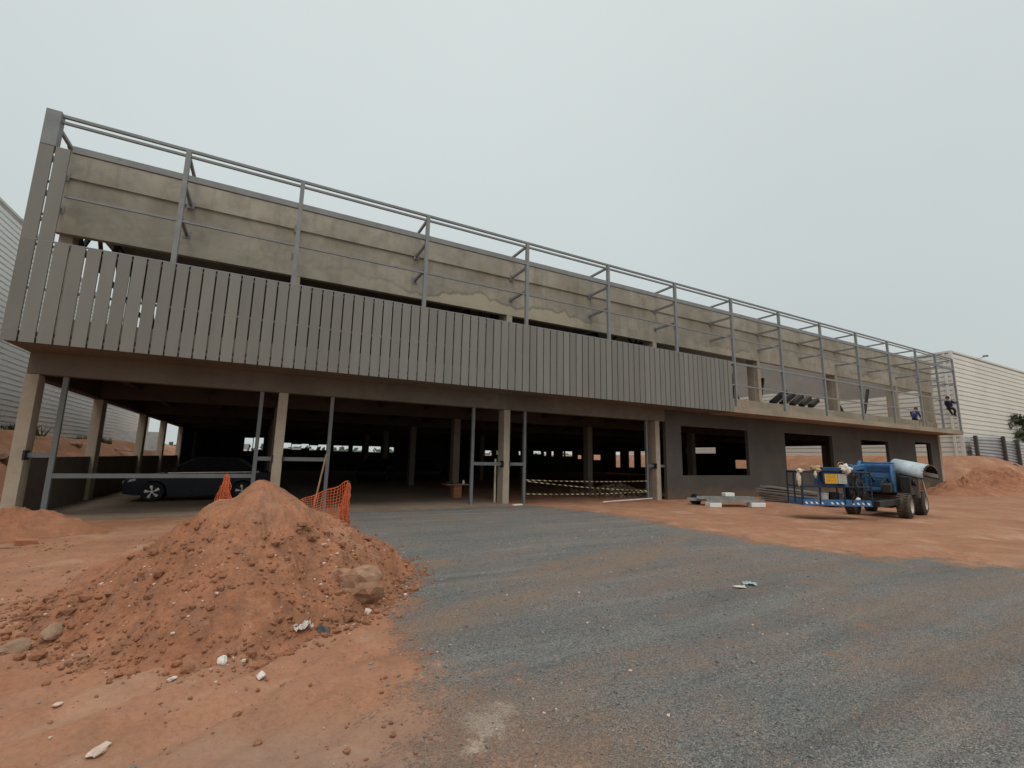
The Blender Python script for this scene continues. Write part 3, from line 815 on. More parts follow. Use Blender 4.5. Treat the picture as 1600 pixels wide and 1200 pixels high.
def col(x0, x1, y0, y1, z0, z1, mat='column_concrete'):
    BM().box(x0, x1, y0, y1, z0, z1).build('column', mat, bld, bevel=.012)
COLX = [0.29, 7.66, 15.15]
col(-5.08, -4.83, W - .01, W + .40, -.2, 3.40)
for x in COLX: col(x, x + .25, W - .004, W + .45, -.1, 3.405)
col(43.03, 43.36, W - .05, W + .3, -.1, 3.92)
for y in (20.0, 26.6, 31.6, 38.0, 45.0): col(-5.09, -4.83, y, y + .5, -.1, 3.325)
for y in (22.4, 28.0, 38.5): col(43.03, 43.31, y, y + .42, -.1, 3.265)
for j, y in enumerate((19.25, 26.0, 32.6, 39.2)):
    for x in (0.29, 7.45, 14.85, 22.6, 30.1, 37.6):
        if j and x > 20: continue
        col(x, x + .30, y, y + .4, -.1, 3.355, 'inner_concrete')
# low walls at the sides, back wall with its small openings, walls of the right-hand end
BM().box(-5.05, -4.93, W + .4, 38, -.1, 1.44).build('low_side_wall', 'low_wall', bld)
s = BM(); s.plate([W + .31, 52], [0, 3.26], 43.08, 43.26,
    [(W + .7, 28.3, 1.08, 3.26), (29.0, 31.4, 1.1, 1.95), (33.6, 37.6, 2.62, 3.26), (44.0, 45.0, .9, 2.9), (46.1, 47.2, .8, 2.9), (48.8, 49.8, .75, 2.85)], swap=True)
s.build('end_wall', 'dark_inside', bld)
holes = [(-1.56, -.85, 1.9, 3.15), (-.78, .06, 2.0, 3.2), (1.73, 2.55, 2.2, 2.78), (2.62, 3.5, 2.12, 2.66), (3.5, 4.2, 2.3, 2.72), (4.27, 5.05, 2.1, 2.6), (5.1, 5.9, 2.16, 2.7), (6.61, 8.1, 2.08, 2.65), (8.55, 9.5, 2.06, 2.66), (10.1, 11.5, 2.05, 2.68), (12.46, 12.95, 2.07, 2.63), (24.1, 25.1, 1.96, 2.58),
         (25.69, 26.2, 2.1, 2.6), (28.9, 29.2, 2.1, 2.6), (31.09, 32.27, 2.3, 2.68), (32.7, 33.1, 2.1, 2.6), (33.87, 34.28, 2.06, 2.7), (35.7, 35.95, 2.1, 2.7), (36.1, 37.31, 2.12, 2.76), (38.17, 38.85, 1.8, 2.3), (40.9, 42.2, 1.7, 2.4)]
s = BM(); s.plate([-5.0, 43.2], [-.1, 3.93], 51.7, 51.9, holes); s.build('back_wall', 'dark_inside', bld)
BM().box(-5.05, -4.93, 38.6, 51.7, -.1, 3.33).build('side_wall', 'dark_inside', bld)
s = BM(); s.plate([15.77, 43.03], [-.1, 3.93], W, W + .17, [(16.75, 21.5, 1.04, 3.27), (24.6, 29.2, 1.2, 3.29), (32.4, 35.75, 1.12, 3.2), (39.5, 41.85, 1.03, 3.31)])
s.build('charcoal_wall', 'dark_plaster', bld)
# upper storey
BM().box(-5.06, 43.4, W - .045, W + .18, 8.47, 9.24).build('upper_wall_panel', 'wall_concrete', bld)
BM().box(-5.06, 43.4, W, W + .18, 7.0, 8.47).build('upper_wall', 'wall_concrete', bld)
BM().box(-5.08, 43.42, W - .10, W + .22, 9.24, 9.285).build('wall_capping', 'frame_steel', bld)
BM().box(-5.0, 43.4, W + .01, W + .2, 4.2, 4.83).build('upstand_wall', 'concrete', bld)
for x in (-5.02, .29, 7.66, 15.15, 22.66, 30.16, 37.66, 43.1): col(x, x + .27, W + .205, W + .62, 4.2, 7.9)
for x in (.29, 7.66, 15.15, 22.66, 30.16, 37.66, 43.0):
    BM().box(x + .02, x + .25, W + .008, W + .204, 4.831, 6.999).build('column_face', 'column_concrete', bld)
for y in (21.5, 30, 40):
    for x in (-5.02, 15.15, 22.4, 30.1): col(x, x + .25, y, y + .4, 4.2, 8.2, 'concrete')
s = BM()
s.prism([(-5.3, W + .2, 8.35), (-5.3, 33, 9.18), (-5.3, 52, 8.3), (-5.3, 52, 8.36), (-5.3, 33, 9.24), (-5.3, W + .2, 8.41)], (35.0, 0, 0))
s.build('roof', 'roof', bld)
s = BM()                                                    # sheeted gable at the right end, ragged lower edge
s.prism([(43.12, W + .3, 7.45), (43.12, 17.4, 7.12), (43.12, 19.4, 7.0), (43.12, 22.0, 7.28), (43.12, 27.0, 8.38), (43.12, 33, 8.3), (43.12, 51.8, 8.0), (43.12, 51.8, 12.4), (43.12, 33, 12.4), (43.12, 27, 11.7), (43.12, W + .3, 8.34)], (.08, 0, 0))
s.build('gable_sheeting', 'gable', bld)
def truss(x):
    s = BM()
    zt = lambda y: (8.30 + (y - 15) * .0466) if y < 33 else (9.13 - (y - 33) * .0463)
    s.bar((x, W + .3, 7.12), (x, 51.8, 7.12), .10, .12)
    s.bar((x, W + .3, zt(15) - .08), (x, 33, zt(33) - .08), .10, .12); s.bar((x, 33, zt(33) - .08), (x, 51.8, zt(51) - .08), .10, .12)
    y = W + .4; k = 0
    while y < 50:
        a = 7.12 if k % 2 else zt(y) - .1; y2 = y + 0.95; b = zt(y2) - .1 if k % 2 else 7.12
        s.bar((x, y, a), (x, y2, b), .09, .09); y = y2; k += 1
    s.build('roof_truss', 'truss', bld)
for x in (-4.9, 0.42, 7.8, 15.28): truss(x)
s = BM()                                                    # dark knee braces seen through the right-hand bays
for (p, q) in (((22.3, 15.8, 4.9), (21.95, 15.9, 5.75)), ((24.05, 15.8, 4.8), (24.7, 15.9, 6.4)), ((32.7, 15.8, 4.85), (32.45, 15.9, 5.4)), ((35.2, 15.8, 4.85), (36.3, 15.9, 6.8))):
    s.bar(p, q, .15, .15)
s.build('knee_braces', 'truss', bld)
s = BM()                                                    # open stair flight, treads seen from below
for k in range(5):
    x0 = 28.75 + 1.08 * k; q = 1 - .11 * k
    s.bar((x0, 18, 5.5 + .03 * k), (x0 + 1.5 * q, 18, 5.5 + .03 * k + .85 * q), .35, .26)
s.build('stair_flight', 'dark_inside', bld)

# steel facade frame: rails as the part, posts and brackets under it
POSTX = [-5.03, -2.39, .33, 4.08, 7.83, 11.58, 15.33, 19.08, 22.83, 26.58, 30.33, 34.08, 37.83, 40.78, 43.57]
s = BM()
s.box(-5.0, 43.6, F + .02, F + .09, 9.375, 9.445)
s.box(-5.0, 43.6, F + .025, F + .085, 9.225, 9.285)
s.box(-4.58, 43.6, F + .02, F + .10, 8.56, 8.72)
s.box(-4.58, 43.6, F + .03, F + .08, 7.42, 7.475)
s.box(18.76, 43.6, F + .02, F + .09, 6.20, 6.29)
s.box(18.76, 43.6, F + .03, F + .08, 5.18, 5.24)
fr = s.build('facade_frame', 'frame_steel', bld)
for i, x in enumerate(POSTX):
    w = .10 if i == 0 else .055
    s = BM(); s.box(x - w, x + w, F, F + .11, 3.95 if i in (0, 14) else 4.206, 9.37)
    s.build('post', 'frame_steel', fr)
    for z in (9.30, 8.48, 7.60):
        s = BM()
        yb = W - .05 if z > 8 else W
        if z > 9: yb = W + .1
        if i >= 13: yb = W + .1
        s.bar((x, F + .11, z), (x, yb, z), .07, .08)
        if i < 13 and z < 9: s.box(x - .09, x + .09, yb - .012, yb - .001, z - .11, z + .11)
        s.build('bracket', 'frame_steel', fr)
# slatted cladding
s = BM()
for z in (4.06, 5.15, 6.17): s.box(-5.1, 18.7, F - .012, F + .018, z - .03, z + .03)
s.box(-5.12, 18.75, F - .062, F - .013, 6.255, 6.285)
for z in (6.9, 7.7, 8.45): s.box(-5.1, -4.6, F - .012, F + .018, z - .03, z + .03)
cladding = s.build('cladding_rails', 'frame_steel', bld)
sl = MB(); sl.box(0, .247, -.062, -.013, 3.925, 6.253)
sm = sl.mesh('slat', 'slat')
for i in range(84):
    o = bpy.data.objects.new('slat', sm); COL.objects.link(o); o.parent = cladding
    o.location = Vector((-5.122 + .284 * i, F, 0)) - Vector(BL)
    if i == 83: o.location.x += .01
su = MB(); su.box(0, .250, -.062, -.013, 6.288, 8.56)
sm2 = su.mesh('tall_slat', 'slat')
for i in range(2):
    o = bpy.data.objects.new('tall_slat', sm2); COL.objects.link(o); o.parent = cladding
    o.location = Vector((-5.122 + .284 * i, F, 0)) - Vector(BL)
BM().box(-5.12, -4.85, F - .07, F + .16, 8.565, 9.45).build('corner_post', 'frame_steel', bld)
# gate steelwork between the ground-floor columns
GP = [-4.38, -.14, 1.77, 6.50, 8.60, 14.74]
for a, b, z in ((-4.83, -4.38, 1.5), (-4.33, -.19, 1.02), (-.09, .285, 1.5), (.545, 1.72, 1.5), (6.55, 7.655, 1.44), (7.915, 8.55, 1.44), (14.79, 15.145, 1.44), (15.405, 15.765, 1.44)):
    BM().box(a, b, W + .11, W + .19, z - .055, z + .055).build('gate_rail', 'gate_steel', bld)
for x in GP: BM().box(x - .05, x + .05, W + .10, W + .20, .04 if x < 7.9 else -.05, 3.41).build('gate_post', 'gate_steel', bld)
for x, z in ((-4.84, 1.5), (.28, 1.5), (.55, 1.5), (7.65, 1.44), (7.92, 1.44), (15.14, 1.44)):
    BM().box(x - .02, x + .02, W - .03, W + .22, z - .11, z + .11).build('fixing_plate', 'engine', bld)

# ------------------------------------------------------------------ neighbouring warehouses
def siding_wall(name, mat, parent, p0, p1, z0, z1, pitch, out, depth=.10, gap=.075):
    """horizontal profiled sheeting from p0 to p1 (xy), outward normal out (xy)"""
    prof = []
    z = z0
    while z < z1 - pitch * .5:
        prof += [(z, 0), (z + pitch - gap, 0.012), (z + pitch - gap * .9, -depth), (z + pitch - gap * .1, -depth)]
        z += pitch
    prof.append((z, 0))
    m = MB(parent.location)
    vs = []
    for (px, py) in (p0, p1):
        vs += [(px + out[0] * d, py + out[1] * d, zz) for zz, d in prof]
    n = len(prof)
    m.add(vs, [(i, n + i, n + i + 1, i + 1) for i in range(n - 1)])
    return m.build(name, mat, parent)
wl = thing('warehouse', 'white ribbed metal warehouse close to the left end of the building', 'warehouse', (-10.0, 14, 2.2))
siding_wall('siding', 'siding_left', wl, (-10, 9.0), (-10, 56.2), 2.38, 11.25, .232, (1, 0))
m = MB(wl.location); m.box(-10.10, -9.93, 8.9, 56.3, 11.26, 11.36); m.box(-10.08, -9.92, 56.2, 56.36, 2.3, 11.26); m.build('edge_trim', 'trim_white', wl)
m = MB(wl.location); m.box(-10.05, -9.96, 9, 56.2, 1.2, 2.375); m.build('plinth', 'concrete', wl)
m = MB(wl.location); m.box(-32, -10.16, 9, 56.2, 0, 11.2); m.build('shed_body', 'siding_left', wl)
wr = thing('warehouse', 'cream ribbed metal warehouse behind the right end of the building', 'warehouse', (51.2, 16, 2.4))
siding_wall('front_siding', 'siding_right', wr, (51.35, 16.0), (120, 16.0), 2.55, 11.35, .40, (0, -1), .12, .095)
siding_wall('side_siding', 'siding_right', wr, (51.2, 16.15), (51.2, 58), 2.55, 11.35, .40, (-1, 0), .12, .095)
m = MB(wr.location); m.box(51.16, 51.38, 15.96, 16.18, 2.4, 11.52); m.build('corner_trim', 'trim_white', wr)
m = MB(wr.location); m.box(51.38, 120, 15.93, 16.1, 11.36, 11.52); m.box(51.12, 51.3, 16.18, 58, 11.36, 11.52); m.build('edge_trim', 'trim_white', wr)
m = MB(wr.location); m.box(51.36, 120, 16.16, 58, 1.0, 11.3); m.build('shed_body', 'siding_right', wr)
m = MB(wr.location); m.box(51.0, 51.13, 16.4, 16.55, 2.2, 11.3); m.build('downpipe', 'trim_white', wr)
def floodlight(label, p, d):
    t = thing('floodlight', label, 'floodlight', p)
    d = Vector(d).normalized(); side = d.cross(Vector((0, 0, 1)))
    m = MB(); m.tube((0, 0, 0), d * .55, .03); m.build('arm', 'zinc', t)
    m = MB(); m.obox(d * .68 + Vector((0, 0, .03)), d + Vector((0, 0, -.35)), side, d.cross(side) * -1 + d * .35, .18, .20, .05); m.build('lamp_head', 'zinc_dark', t, bevel=.012)
floodlight('small floodlight on the roof edge of the left warehouse', (-9.95, 26.2, 11.37), (1, -.15, .15))
floodlight('small floodlight on the roof edge of the right warehouse', (56.2, 15.93, 11.3), (.25, -1, .35))

# sheet fence on the right bank
def fence_panel(name, label, p0, p1, zb0, zb1, zt0, zt1, mat, pitch=.26, posts=(0, 1)):
    t = thing(name, label, 'fence panel', (p0[0], p0[1], zb0), group='metal sheet fence on the bank')
    p0 = Vector((*p0, 0)); p1 = Vector((*p1, 0)); d = p1 - p0
    out = Vector((d.y, -d.x, 0)).normalized()
    n = int((zt0 - zb0) / pitch) * 4
    vs = []
    for s_ in (0, 1):
        b, tp = (zb0, zt0) if s_ == 0 else (zb1, zt1)
        for i in range(n + 1):
            vs.append((p1 if s_ else p0) + out * (.045 * math.sin(i * math.pi / 2)) + Vector((0, 0, b + (tp - b) * i / n)))
    m = MB(t.location); m.add(vs, [(i, n + 1 + i, n + 2 + i, i + 1) for i in range(n)])
    o = m.build('sheet', mat, t, smooth=True)
    so = o.modifiers.new('thickness', 'SOLIDIFY'); so.thickness = .008
    for k in posts:
        q = p0 + d * k + out * .12
        b, tp = (zb0, zt0) if k < .5 else (zb1, zt1)
        m = MB(t.location); m.box(q.x - .14, q.x + .14, q.y - .1, q.y + .1, b - .8, tp + .12); m.build('fence_post', 'post_dark', t)
fence_panel('sheet_fence', 'grey corrugated fence panel starting at the right warehouse corner', (51.4, 15.6), (57.6, 15.4), 2.45, 2.2, 4.15, 4.30, 'fence_sheet', .24, (.10, .98))
fence_panel('sheet_fence', 'narrow shaded fence panel between two dark posts', (57.8, 15.4), (60.0, 15.2), 2.1, 1.9, 4.05, 4.0, 'fence_sheet', .24, (1.0,))
fence_panel('sheet_fence', 'pale corrugated fence panel at the right edge under the bush', (60.2, 15.1), (72.0, 13.6), 1.85, .9, 4.0, 3.6, 'fence_pale', .26, ())

for k, (x, y, sz, lb) in enumerate(((-6.6, 16.5, .30, 'brown rock on the left bank nearest the corner column'), (-7.6, 21.5, .34, 'broad brown rock on the left bank above the low wall'), (-8.2, 30.5, .4, 'far brown rock on the left bank below the warehouse'), (54.0, 13.9, .35, 'pale rock under the first fence panel on the right bank'))):
    rock('rock', lb, 'rock', (x, y, gh(x, y) + .06), (sz, sz * .7, sz * .5), 'grey_rock', seed=140 + k)
for k, (x, y, L_, an, lb) in enumerate(((-7.2, 24.5, 2.4, .5, 'timber plank lying on the left bank between the columns'), (-7.9, 37.0, 3.0, -.9, 'far timber plank lying across the left bank'), (59.5, 12.9, 2.6, .15, 'pale timber lying on the right bank below the fence'))):
    m = MB(); m.box(-L_ / 2, L_ / 2, -.09, .09, -.03, .03); o = m.build('timber_plank', 'wood'); o.location = (x, y, gh(x, y) + .14); o.rotation_euler = (0, .06, an); tag(o, lb, 'timber')

# bush overhanging the fence
bush = thing('bush', 'dull green bush overhanging the pale fence at the right edge', 'bush', (65.2, 18, .7))
m = MB()
for a in range(5):
    q = Vector((math.cos(a * 1.3) * .9, math.sin(a * 1.3) * .7, 3.2 + .4 * (a % 3)))
    m.path([(0, 0, 0), q * .45 + Vector((0, 0, .4)), q], [.16, .10, .04], 7)
m.build('trunk', 'bark', bush)
m = MB(); rg = np.random.default_rng(5)
clumps = []
for i in range(46):
    a = rg.uniform(0, 6.28); b_ = rg.uniform(-1, 1); rr_ = rg.uniform(.3, 1) ** .5
    clumps.append((math.cos(a) * 3.9 * rr_ * math.sqrt(1 - b_ * b_ * .6) - .5, math.sin(a) * 2.4 * rr_ - .6, 4.3 + b_ * 1.9 - .12 * abs(math.cos(a)) * 5 * rr_ * .5, rg.uniform(.35, .8)))
for (cx, cy, cz, cr) in clumps:
    for k in range(230):
        d = rg.normal(size=3); d /= np.linalg.norm(d); d *= cr * rg.uniform(.4, 1.15)
        c = Vector((cx + d[0], cy + d[1], cz + d[2] * .8)); u_ = Vector(rg.normal(size=3)).normalized(); w_ = u_.orthogonal().normalized()
        l = rg.uniform(.08, .16)
        m.add([c - u_ * l, c + w_ * l * .6, c + u_ * l, c - w_ * l * .6], [(0, 1, 2, 3)])
m.build('foliage', 'leaf', bush)
def grass_tuft(label, p, h, n, seed):
    rg = np.random.default_rng(seed); m = MB()
    for i in range(n):
        a = rg.uniform(0, 6.28); r0 = rg.uniform(0, .45); b0 = Vector((math.cos(a) * r0, math.sin(a) * r0, -.05))
        lean = Vector((rg.normal(0, .22), rg.normal(0, .22), 1)) * h * rg.uniform(.4, 1)
        w_ = Vector((rg.normal(), rg.normal(), 0)).normalized() * .022
        m.add([b0 - w_, b0 + w_, b0 + lean], [(0, 1, 2)])
    o = m.build('dry_weeds', 'dry_grass'); o.location = p
    return tag(o, label, 'weeds')
grass_tuft('dry straw-coloured weeds at the foot of the charcoal wall behind the lift', (37.6, 14.2, gh(37.6, 14.2)), 1.35, 160, 3)

for k, (x, y, lb) in enumerate(((-9.3, 22.0, 'dull weeds at the base of the left warehouse near the front'), (-9.4, 27.5, 'dull weeds at the base of the left warehouse midway'), (-9.4, 38.0, 'dull weeds at the base of the left warehouse at its far end'))):
    o = grass_tuft(lb, (x, y, gh(x, y)), .55, 240, 20 + k); o.scale = (2.2, 2.6, 1); o.data.materials[0] = M['leaf']

# far side of the site seen through the back openings
m = MB(); rg = np.random.default_rng(15)
for i in range(260):
    x = rg.uniform(-60, 200); y = 165 + rg.normal(0, 10); hh = rg.uniform(2.4, 4.6)
    for k in range(14):
        c = Vector((x + rg.normal(0, 2.0), y + rg.normal(0, 1.5), -1 + hh * rg.uniform(.2, 1.2))); u_ = Vector(rg.normal(size=3)).normalized(); w_ = u_.orthogonal().normalized()
        m.add([c - u_ * 1.1, c + w_ * .9, c + u_ * 1.1, c - w_ * .9], [(0, 1, 2, 3)])
tag(m.build('far_trees', 'leaf_far'), 'far line of low trees seen through the back openings', 'trees', kind='stuff')
for k, (x, y, w_, h_, lb) in enumerate(((6, 120, 9, 3.4, 'pale low shed seen through the wide back opening'), (24, 130, 12, 3.0, 'long pale shed seen through the narrow back openings'), (-8, 140, 9, 4.4, 'pale block seen through the leftmost back opening'))):
    t = thing('far_shed', lb, 'shed', (x, y, -1.4))
    m = MB(); m.box(-w_ / 2, w_ / 2, 0, 6, -.5, h_); m.build('wall', 'siding_left', t)
    m = MB(); m.prism([(-w_ / 2 - .3, -.3, h_ + .01), (-w_ / 2 - .3, 6.3, h_ + .01), (-w_ / 2 - .3, 3, h_ + 1.2)], (w_ + .6, 0, 0)); m.build('roof', 'roof', t)

# ------------------------------------------------------------------ cars parked inside
def make_car(label, loc, rz, group):
    t = thing('parked_car', label, 'car', loc, rz, group)
    # local frame: nose towards -x, near side -y, half width .86
    hw = .86
    def side(z):                                   # tumblehome
        return hw * (1 - .035 * max(0, .45 - z) / .3 * .5) if z < .62 else hw - .05 * (z - .62) / .3
    top = [(-2.05, .50), (-2.02, .66), (-1.85, .78), (-1.30, .87), (-.92, .93), (.2, .965), (1.2, .985), (1.75, .99), (2.05, .94), (2.13, .80), (2.13, .48)]
    bot_full = []
    for cx in (-1.25, 1.25):
        pass
    arch = lambda cx: [(cx - .37 * math.cos(a), .30 + .37 * math.sin(a)) for a in np.linspace(.0, math.pi, 11)]
    outline = [(-2.0, .26)] + [(-1.62, .20)] + arch(-1.25) + [(-.86, .17), (.86, .17)] + arch(1.25) + [(1.64, .22), (2.06, .30)]
    poly = outline + top[::-1]
    bm = bmesh.new()
    rows = []
    for y, k in ((-hw, 0), (-hw * .93, 1), (hw * .93, 1), (hw, 0)):
        row = []
        for i, (x, z) in enumerate(poly):
            if k == 0: row.append(bm.verts.new((x * .985, y * (1 if z < .8 else .975), z if z < .75 else z - .035)))
            else: row.append(bm.verts.new((x, y, z)))
        rows.append(row)
    n = len(poly)
    for a, b in zip(rows[:-1], rows[1:]):
        for i in range(n): bm.faces.new((a[i], a[(i + 1) % n], b[(i + 1) % n], b[i]))
    bm.faces.new(rows[0][::-1]); bm.faces.new(rows[-1])
    bmesh.ops.triangulate(bm, faces=[f for f in bm.faces if len(f.verts) > 4])
    bmesh.ops.recalc_face_normals(bm, faces=bm.faces)
    me = bpy.data.meshes.new('body'); bm.to_mesh(me); bm.free(); me.materials.append(M['car_paint'])
    o = bpy.data.objects.new('body', me); COL.objects.link(o); o.parent = t
    bv = o.modifiers.new('bevel', 'BEVEL'); bv.width = .015; bv.segments = 2; bv.limit_method = 'ANGLE'; bv.angle_limit = .5
    # glasshouse: lower ring on the belt, upper ring under the roof
    lo = [(-.98, -.80), (1.72, -.80), (1.72, .80), (-.98, .80)]; up = [(-.18, -.60), (1.05, -.60), (1.05, .60), (-.18, .60)]
    m = MB(); m.add([(x, y, .93) for x, y in lo] + [(x, y, 1.40) for x, y in up], [(0, 1, 5, 4), (1, 2, 6, 5), (2, 3, 7, 6), (3, 0, 4, 7), (4, 5, 6, 7)])
    m.build('window_glass', 'car_glass', t)
    m = MB(); m.obox((.42, 0, 1.415), (1, 0, -.02), (0, 1, 0), (0, 0, 1), .66, .61, .022)
    for sy in (-1, 1):
        m.bar((-1.0, .80 * sy, .94), (-.19, .605 * sy, 1.405), .05, .06); m.bar((1.74, .80 * sy, .95), (1.06, .605 * sy, 1.405), .07, .08)
        m.bar((.42, .79 * sy, .95), (.42, .606 * sy, 1.40), .05, .03)
    m.build('roof', 'car_paint', t, bevel=.02)
    for sy in (-1, 1):
        m = MB(); m.bar((-.9, .845 * sy, .915), (1.7, .84 * sy, .955), .02, .025); m.build('belt_strip', 'chrome', t)
        m = MB(); m.obox((-.72, .93 * sy, 1.0), (1, 0, .1), (0, 1, 0), (0, 0, 1), .09, .10, .065); m.build('mirror', 'car_paint', t, bevel=.03)
        m = MB(); m.prism([(-2.03, .83 * sy, .66), (-1.72, .868 * sy, .74), (-1.70, .872 * sy, .68), (-2.02, .84 * sy, .585)], (0, .008 * sy, 0)); m.build('headlight', 'lamp_glass', t)
        m = MB(); m.box(2.09, 2.14, min(.45 * sy, .82 * sy), max(.45 * sy, .82 * sy), .74, .86); m.build('tail_light', 'red_lamp', t, bevel=.01)
        for x in (-.12, .86):
            m = MB(); m.box(x, x + .18, min(.845 * sy, .885 * sy), max(.845 * sy, .885 * sy), .80, .825); m.build('door_handle', 'car_paint', t, bevel=.008)
        for x in (-1.25, 1.25):
            c = (x, .79 * sy, .315)
            m = MB(); m.lathe(c, (0, sy, 0), [(-.12, .19), (-.12, .28), (-.09, .312), (.04, .315), (.075, .295), (.08, .215), (.05, .205)], 30)
            wh = m.build('wheel', 'car_tyre', t, smooth=True)
            m = MB(); m.lathe(c, (0, sy, 0), [(.03, .0), (.03, .19), (.055, .212), (.078, .218), (.078, .205), (.06, .198)], 30); m.build('rim_dish', 'engine', wh)
            m = MB()
            for k in range(5):
                a = k * 2 * math.pi / 5 + .3
                e1 = Vector((math.cos(a), 0, math.sin(a))); e2 = Vector((math.cos(a + .42), 0, math.sin(a + .42))); e3 = Vector((math.cos(a - .02), 0, math.sin(a - .02)))
                C_ = Vector(c) + Vector((0, .060 * sy, 0))
                m.prism([C_ + e3 * .03, C_ + e1 * .115 - e2 * .02, C_ + e1 * .205, C_ + e2 * .205, C_ + e2 * .10], (0, .02 * sy, 0))
            m.tube(Vector(c) + Vector((0, .055 * sy, 0)), Vector(c) + Vector((0, .09 * sy, 0)), .045)
            m.build('alloy_spokes', 'alloy', wh)
    return t
car = make_car('dark blue car with bright alloy wheels parked by the left low wall', (-1.72, 19.55, .05), 0.0, 'cars parked under the building')
car.scale = (1.0, 1.0, 1.0)
for x, y, rz, lb in ((6.6, 30.5, 1.2, 'dark car deep inside the building left of the middle column'), (10.2, 32.0, 1.4, 'dark car deep inside the building right of the other dark car')):
    c2 = copy_tree(car); c2.location = (x, y, .05); c2.rotation_euler = (0, 0, rz); c2['label'] = lb

# ------------------------------------------------------------------ plastic net, pole, tape, table, rubble
net = thing('safety_net', 'sagging orange plastic safety net strung behind the soil heap', 'safety net', (1.79, 11.05, 0))
A, B = Vector((-.70, 13.45, 0)), Vector((1.79, 11.05, 0))
m = MB(net.location)
NU, NV = 46, 13
def netp(u, v):
    p = A.lerp(B, u)
    topz = .75 * math.exp(-u * 28) + .33 + .73 * max(0, (u - .35) / .65) ** 1.25 - .0
    bz = .05
    wv = .05 * math.sin(u * 23) + .03 * math.sin(u * 51 + v * 5)
    return Vector((p.x + wv * .6, p.y + wv, bz + (topz - bz) * v + .015 * math.sin(u * 40)))
for j in range(NV + 1):
    for i in range(NU): m.bar(netp(i / NU, j / NV), netp((i + 1) / NU, j / NV), .010, .013 if j < NV else .02)
for i in range(NU + 1):
    for j in range(NV): m.bar(netp(i / NU, j / NV), netp(i / NU, (j + 1) / NV), .010, .010)
m.build('mesh', 'net', net)
def bunch(c, h, w0, lean, seed):
    rg = np.random.default_rng(seed); m = MB(net.location)
    for k in range(5):                              # folded layers of the net gathered round the stake
        a0 = k * 1.25; n1, n2 = 8, 20; g = []
        for j in range(n2):
            z = j / (n2 - 1); ww = w0 * (1 - z) ** .7 * rg.uniform(.85, 1.15) + .02
            for i in range(n1):
                s_ = (i / (n1 - 1) - .5) * 2
                rr_ = ww * (s_ + .15 * math.sin(z * 9 + k)) + rg.normal(0, .008); fold = .07 * math.sin(s_ * 8 + k + z * 3) * (1 - z * .6)
                g.append(Vector((c[0] + math.cos(a0) * rr_ - math.sin(a0) * fold + lean[0] * z, c[1] + math.sin(a0) * rr_ * .7 + math.cos(a0) * fold + lean[1] * z, c[2] + h * z)))
        for j in range(n2):
            for i in range(n1):
                if i + 1 < n1: m.bar(g[j * n1 + i], g[j * n1 + i + 1], .008, .014)
                if j + 1 < n2: m.bar(g[j * n1 + i], g[(j + 1) * n1 + i], .008, .014)
    m.build('gathered_net', 'net', net)
    m = MB(net.location); m.tube((c[0], c[1], c[2] - .1), (c[0] + lean[0], c[1] + lean[1], c[2] + h + .05), .018); m.build('stake', 'rust', net)
bunch((-.70, 13.45, 0.0), 1.12, .22, (.0, 0), 2)
bunch((1.72, 11.05, 0.0), 1.02, .10, (.07, 0), 3)
m = MB(); m.tube((0, 0, 0), (.29, .42, 1.60), .027, .024, 8)
o = m.build('wooden_pole', 'wood'); o.location = (1.40, 14.28, .05); tag(o, 'thin wooden pole leaning on the gate post beside the net', 'pole')

def strip(name, label, pts, w=.036):
    m = MB(); P_ = [Vector(p) for p in pts]; vs = []
    for i, p in enumerate(P_):
        tw = .35 * math.sin(i * .8)
        vs += [p + Vector((0, math.sin(tw) * w / 2, math.cos(tw) * w / 2)), p - Vector((0, math.sin(tw) * w / 2, math.cos(tw) * w / 2))]
    m.add([v - P_[0] for v in vs], [(2 * i, 2 * i + 1, 2 * i + 3, 2 * i + 2) for i in range(len(P_) - 1)])
    o = m.build(name, 'tape'); o.location = P_[0]
    sd_ = o.modifiers.new('thickness', 'SOLIDIFY'); sd_.thickness = .002
    return tag(o, label, 'barrier tape', 'yellow and black barrier tapes between the gate posts')
def span(p, q, sag=.04, n=26):
    p, q = Vector(p), Vector(q)
    return [p.lerp(q, i / n) - Vector((0, 0, sag * 4 * (i / n) * (1 - i / n))) for i in range(n + 1)]
strip('barrier_tape', 'topmost level yellow and black tape between the gate posts', span((8.66, W + .09, .87), (14.69, W + .09, .80)))
strip('barrier_tape', 'slanting yellow and black tape falling to the right between the gate posts', span((8.66, W + .075, .83), (14.69, W + .075, .40), .06))
strip('barrier_tape', 'lowest yellow and black tape near the ground between the gate posts', span((8.66, W + .085, .37), (14.69, W + .06, .36), .05))

tb = thing('work_table', 'makeshift board table inside by the middle columns', 'table', (7.05, 17.75, 0.05))
m = MB(); m.box(-.52, .52, -.3, .3, .50, .535); m.build('table_top', 'wood', tb, bevel=.004)
m = MB()
for k in range(5): m.box(-.17, .17, -.17, .17, .10 * k, .10 * k + .096)
m.build('block_base', 'brick', tb, bevel=.008)
m = MB(); m.lathe((0, 0, 0), (0, 0, 1), [(0, 0), (0, .05), (.10, .055), (.12, .035), (.15, .03), (.15, 0)], 14)
o = m.build('paint_tin', 'foam', smooth=True); o.location = (7.33, 17.7, .585); tag(o, 'small white tin standing on the board table', 'tin')
m = MB(); m.box(-.14, .14, -.09, .09, 0, .10); o = m.build('tool_box', 'engine', bevel=.01); o.location = (6.75, 17.75, .585); tag(o, 'dark box lying on the board table', 'box')

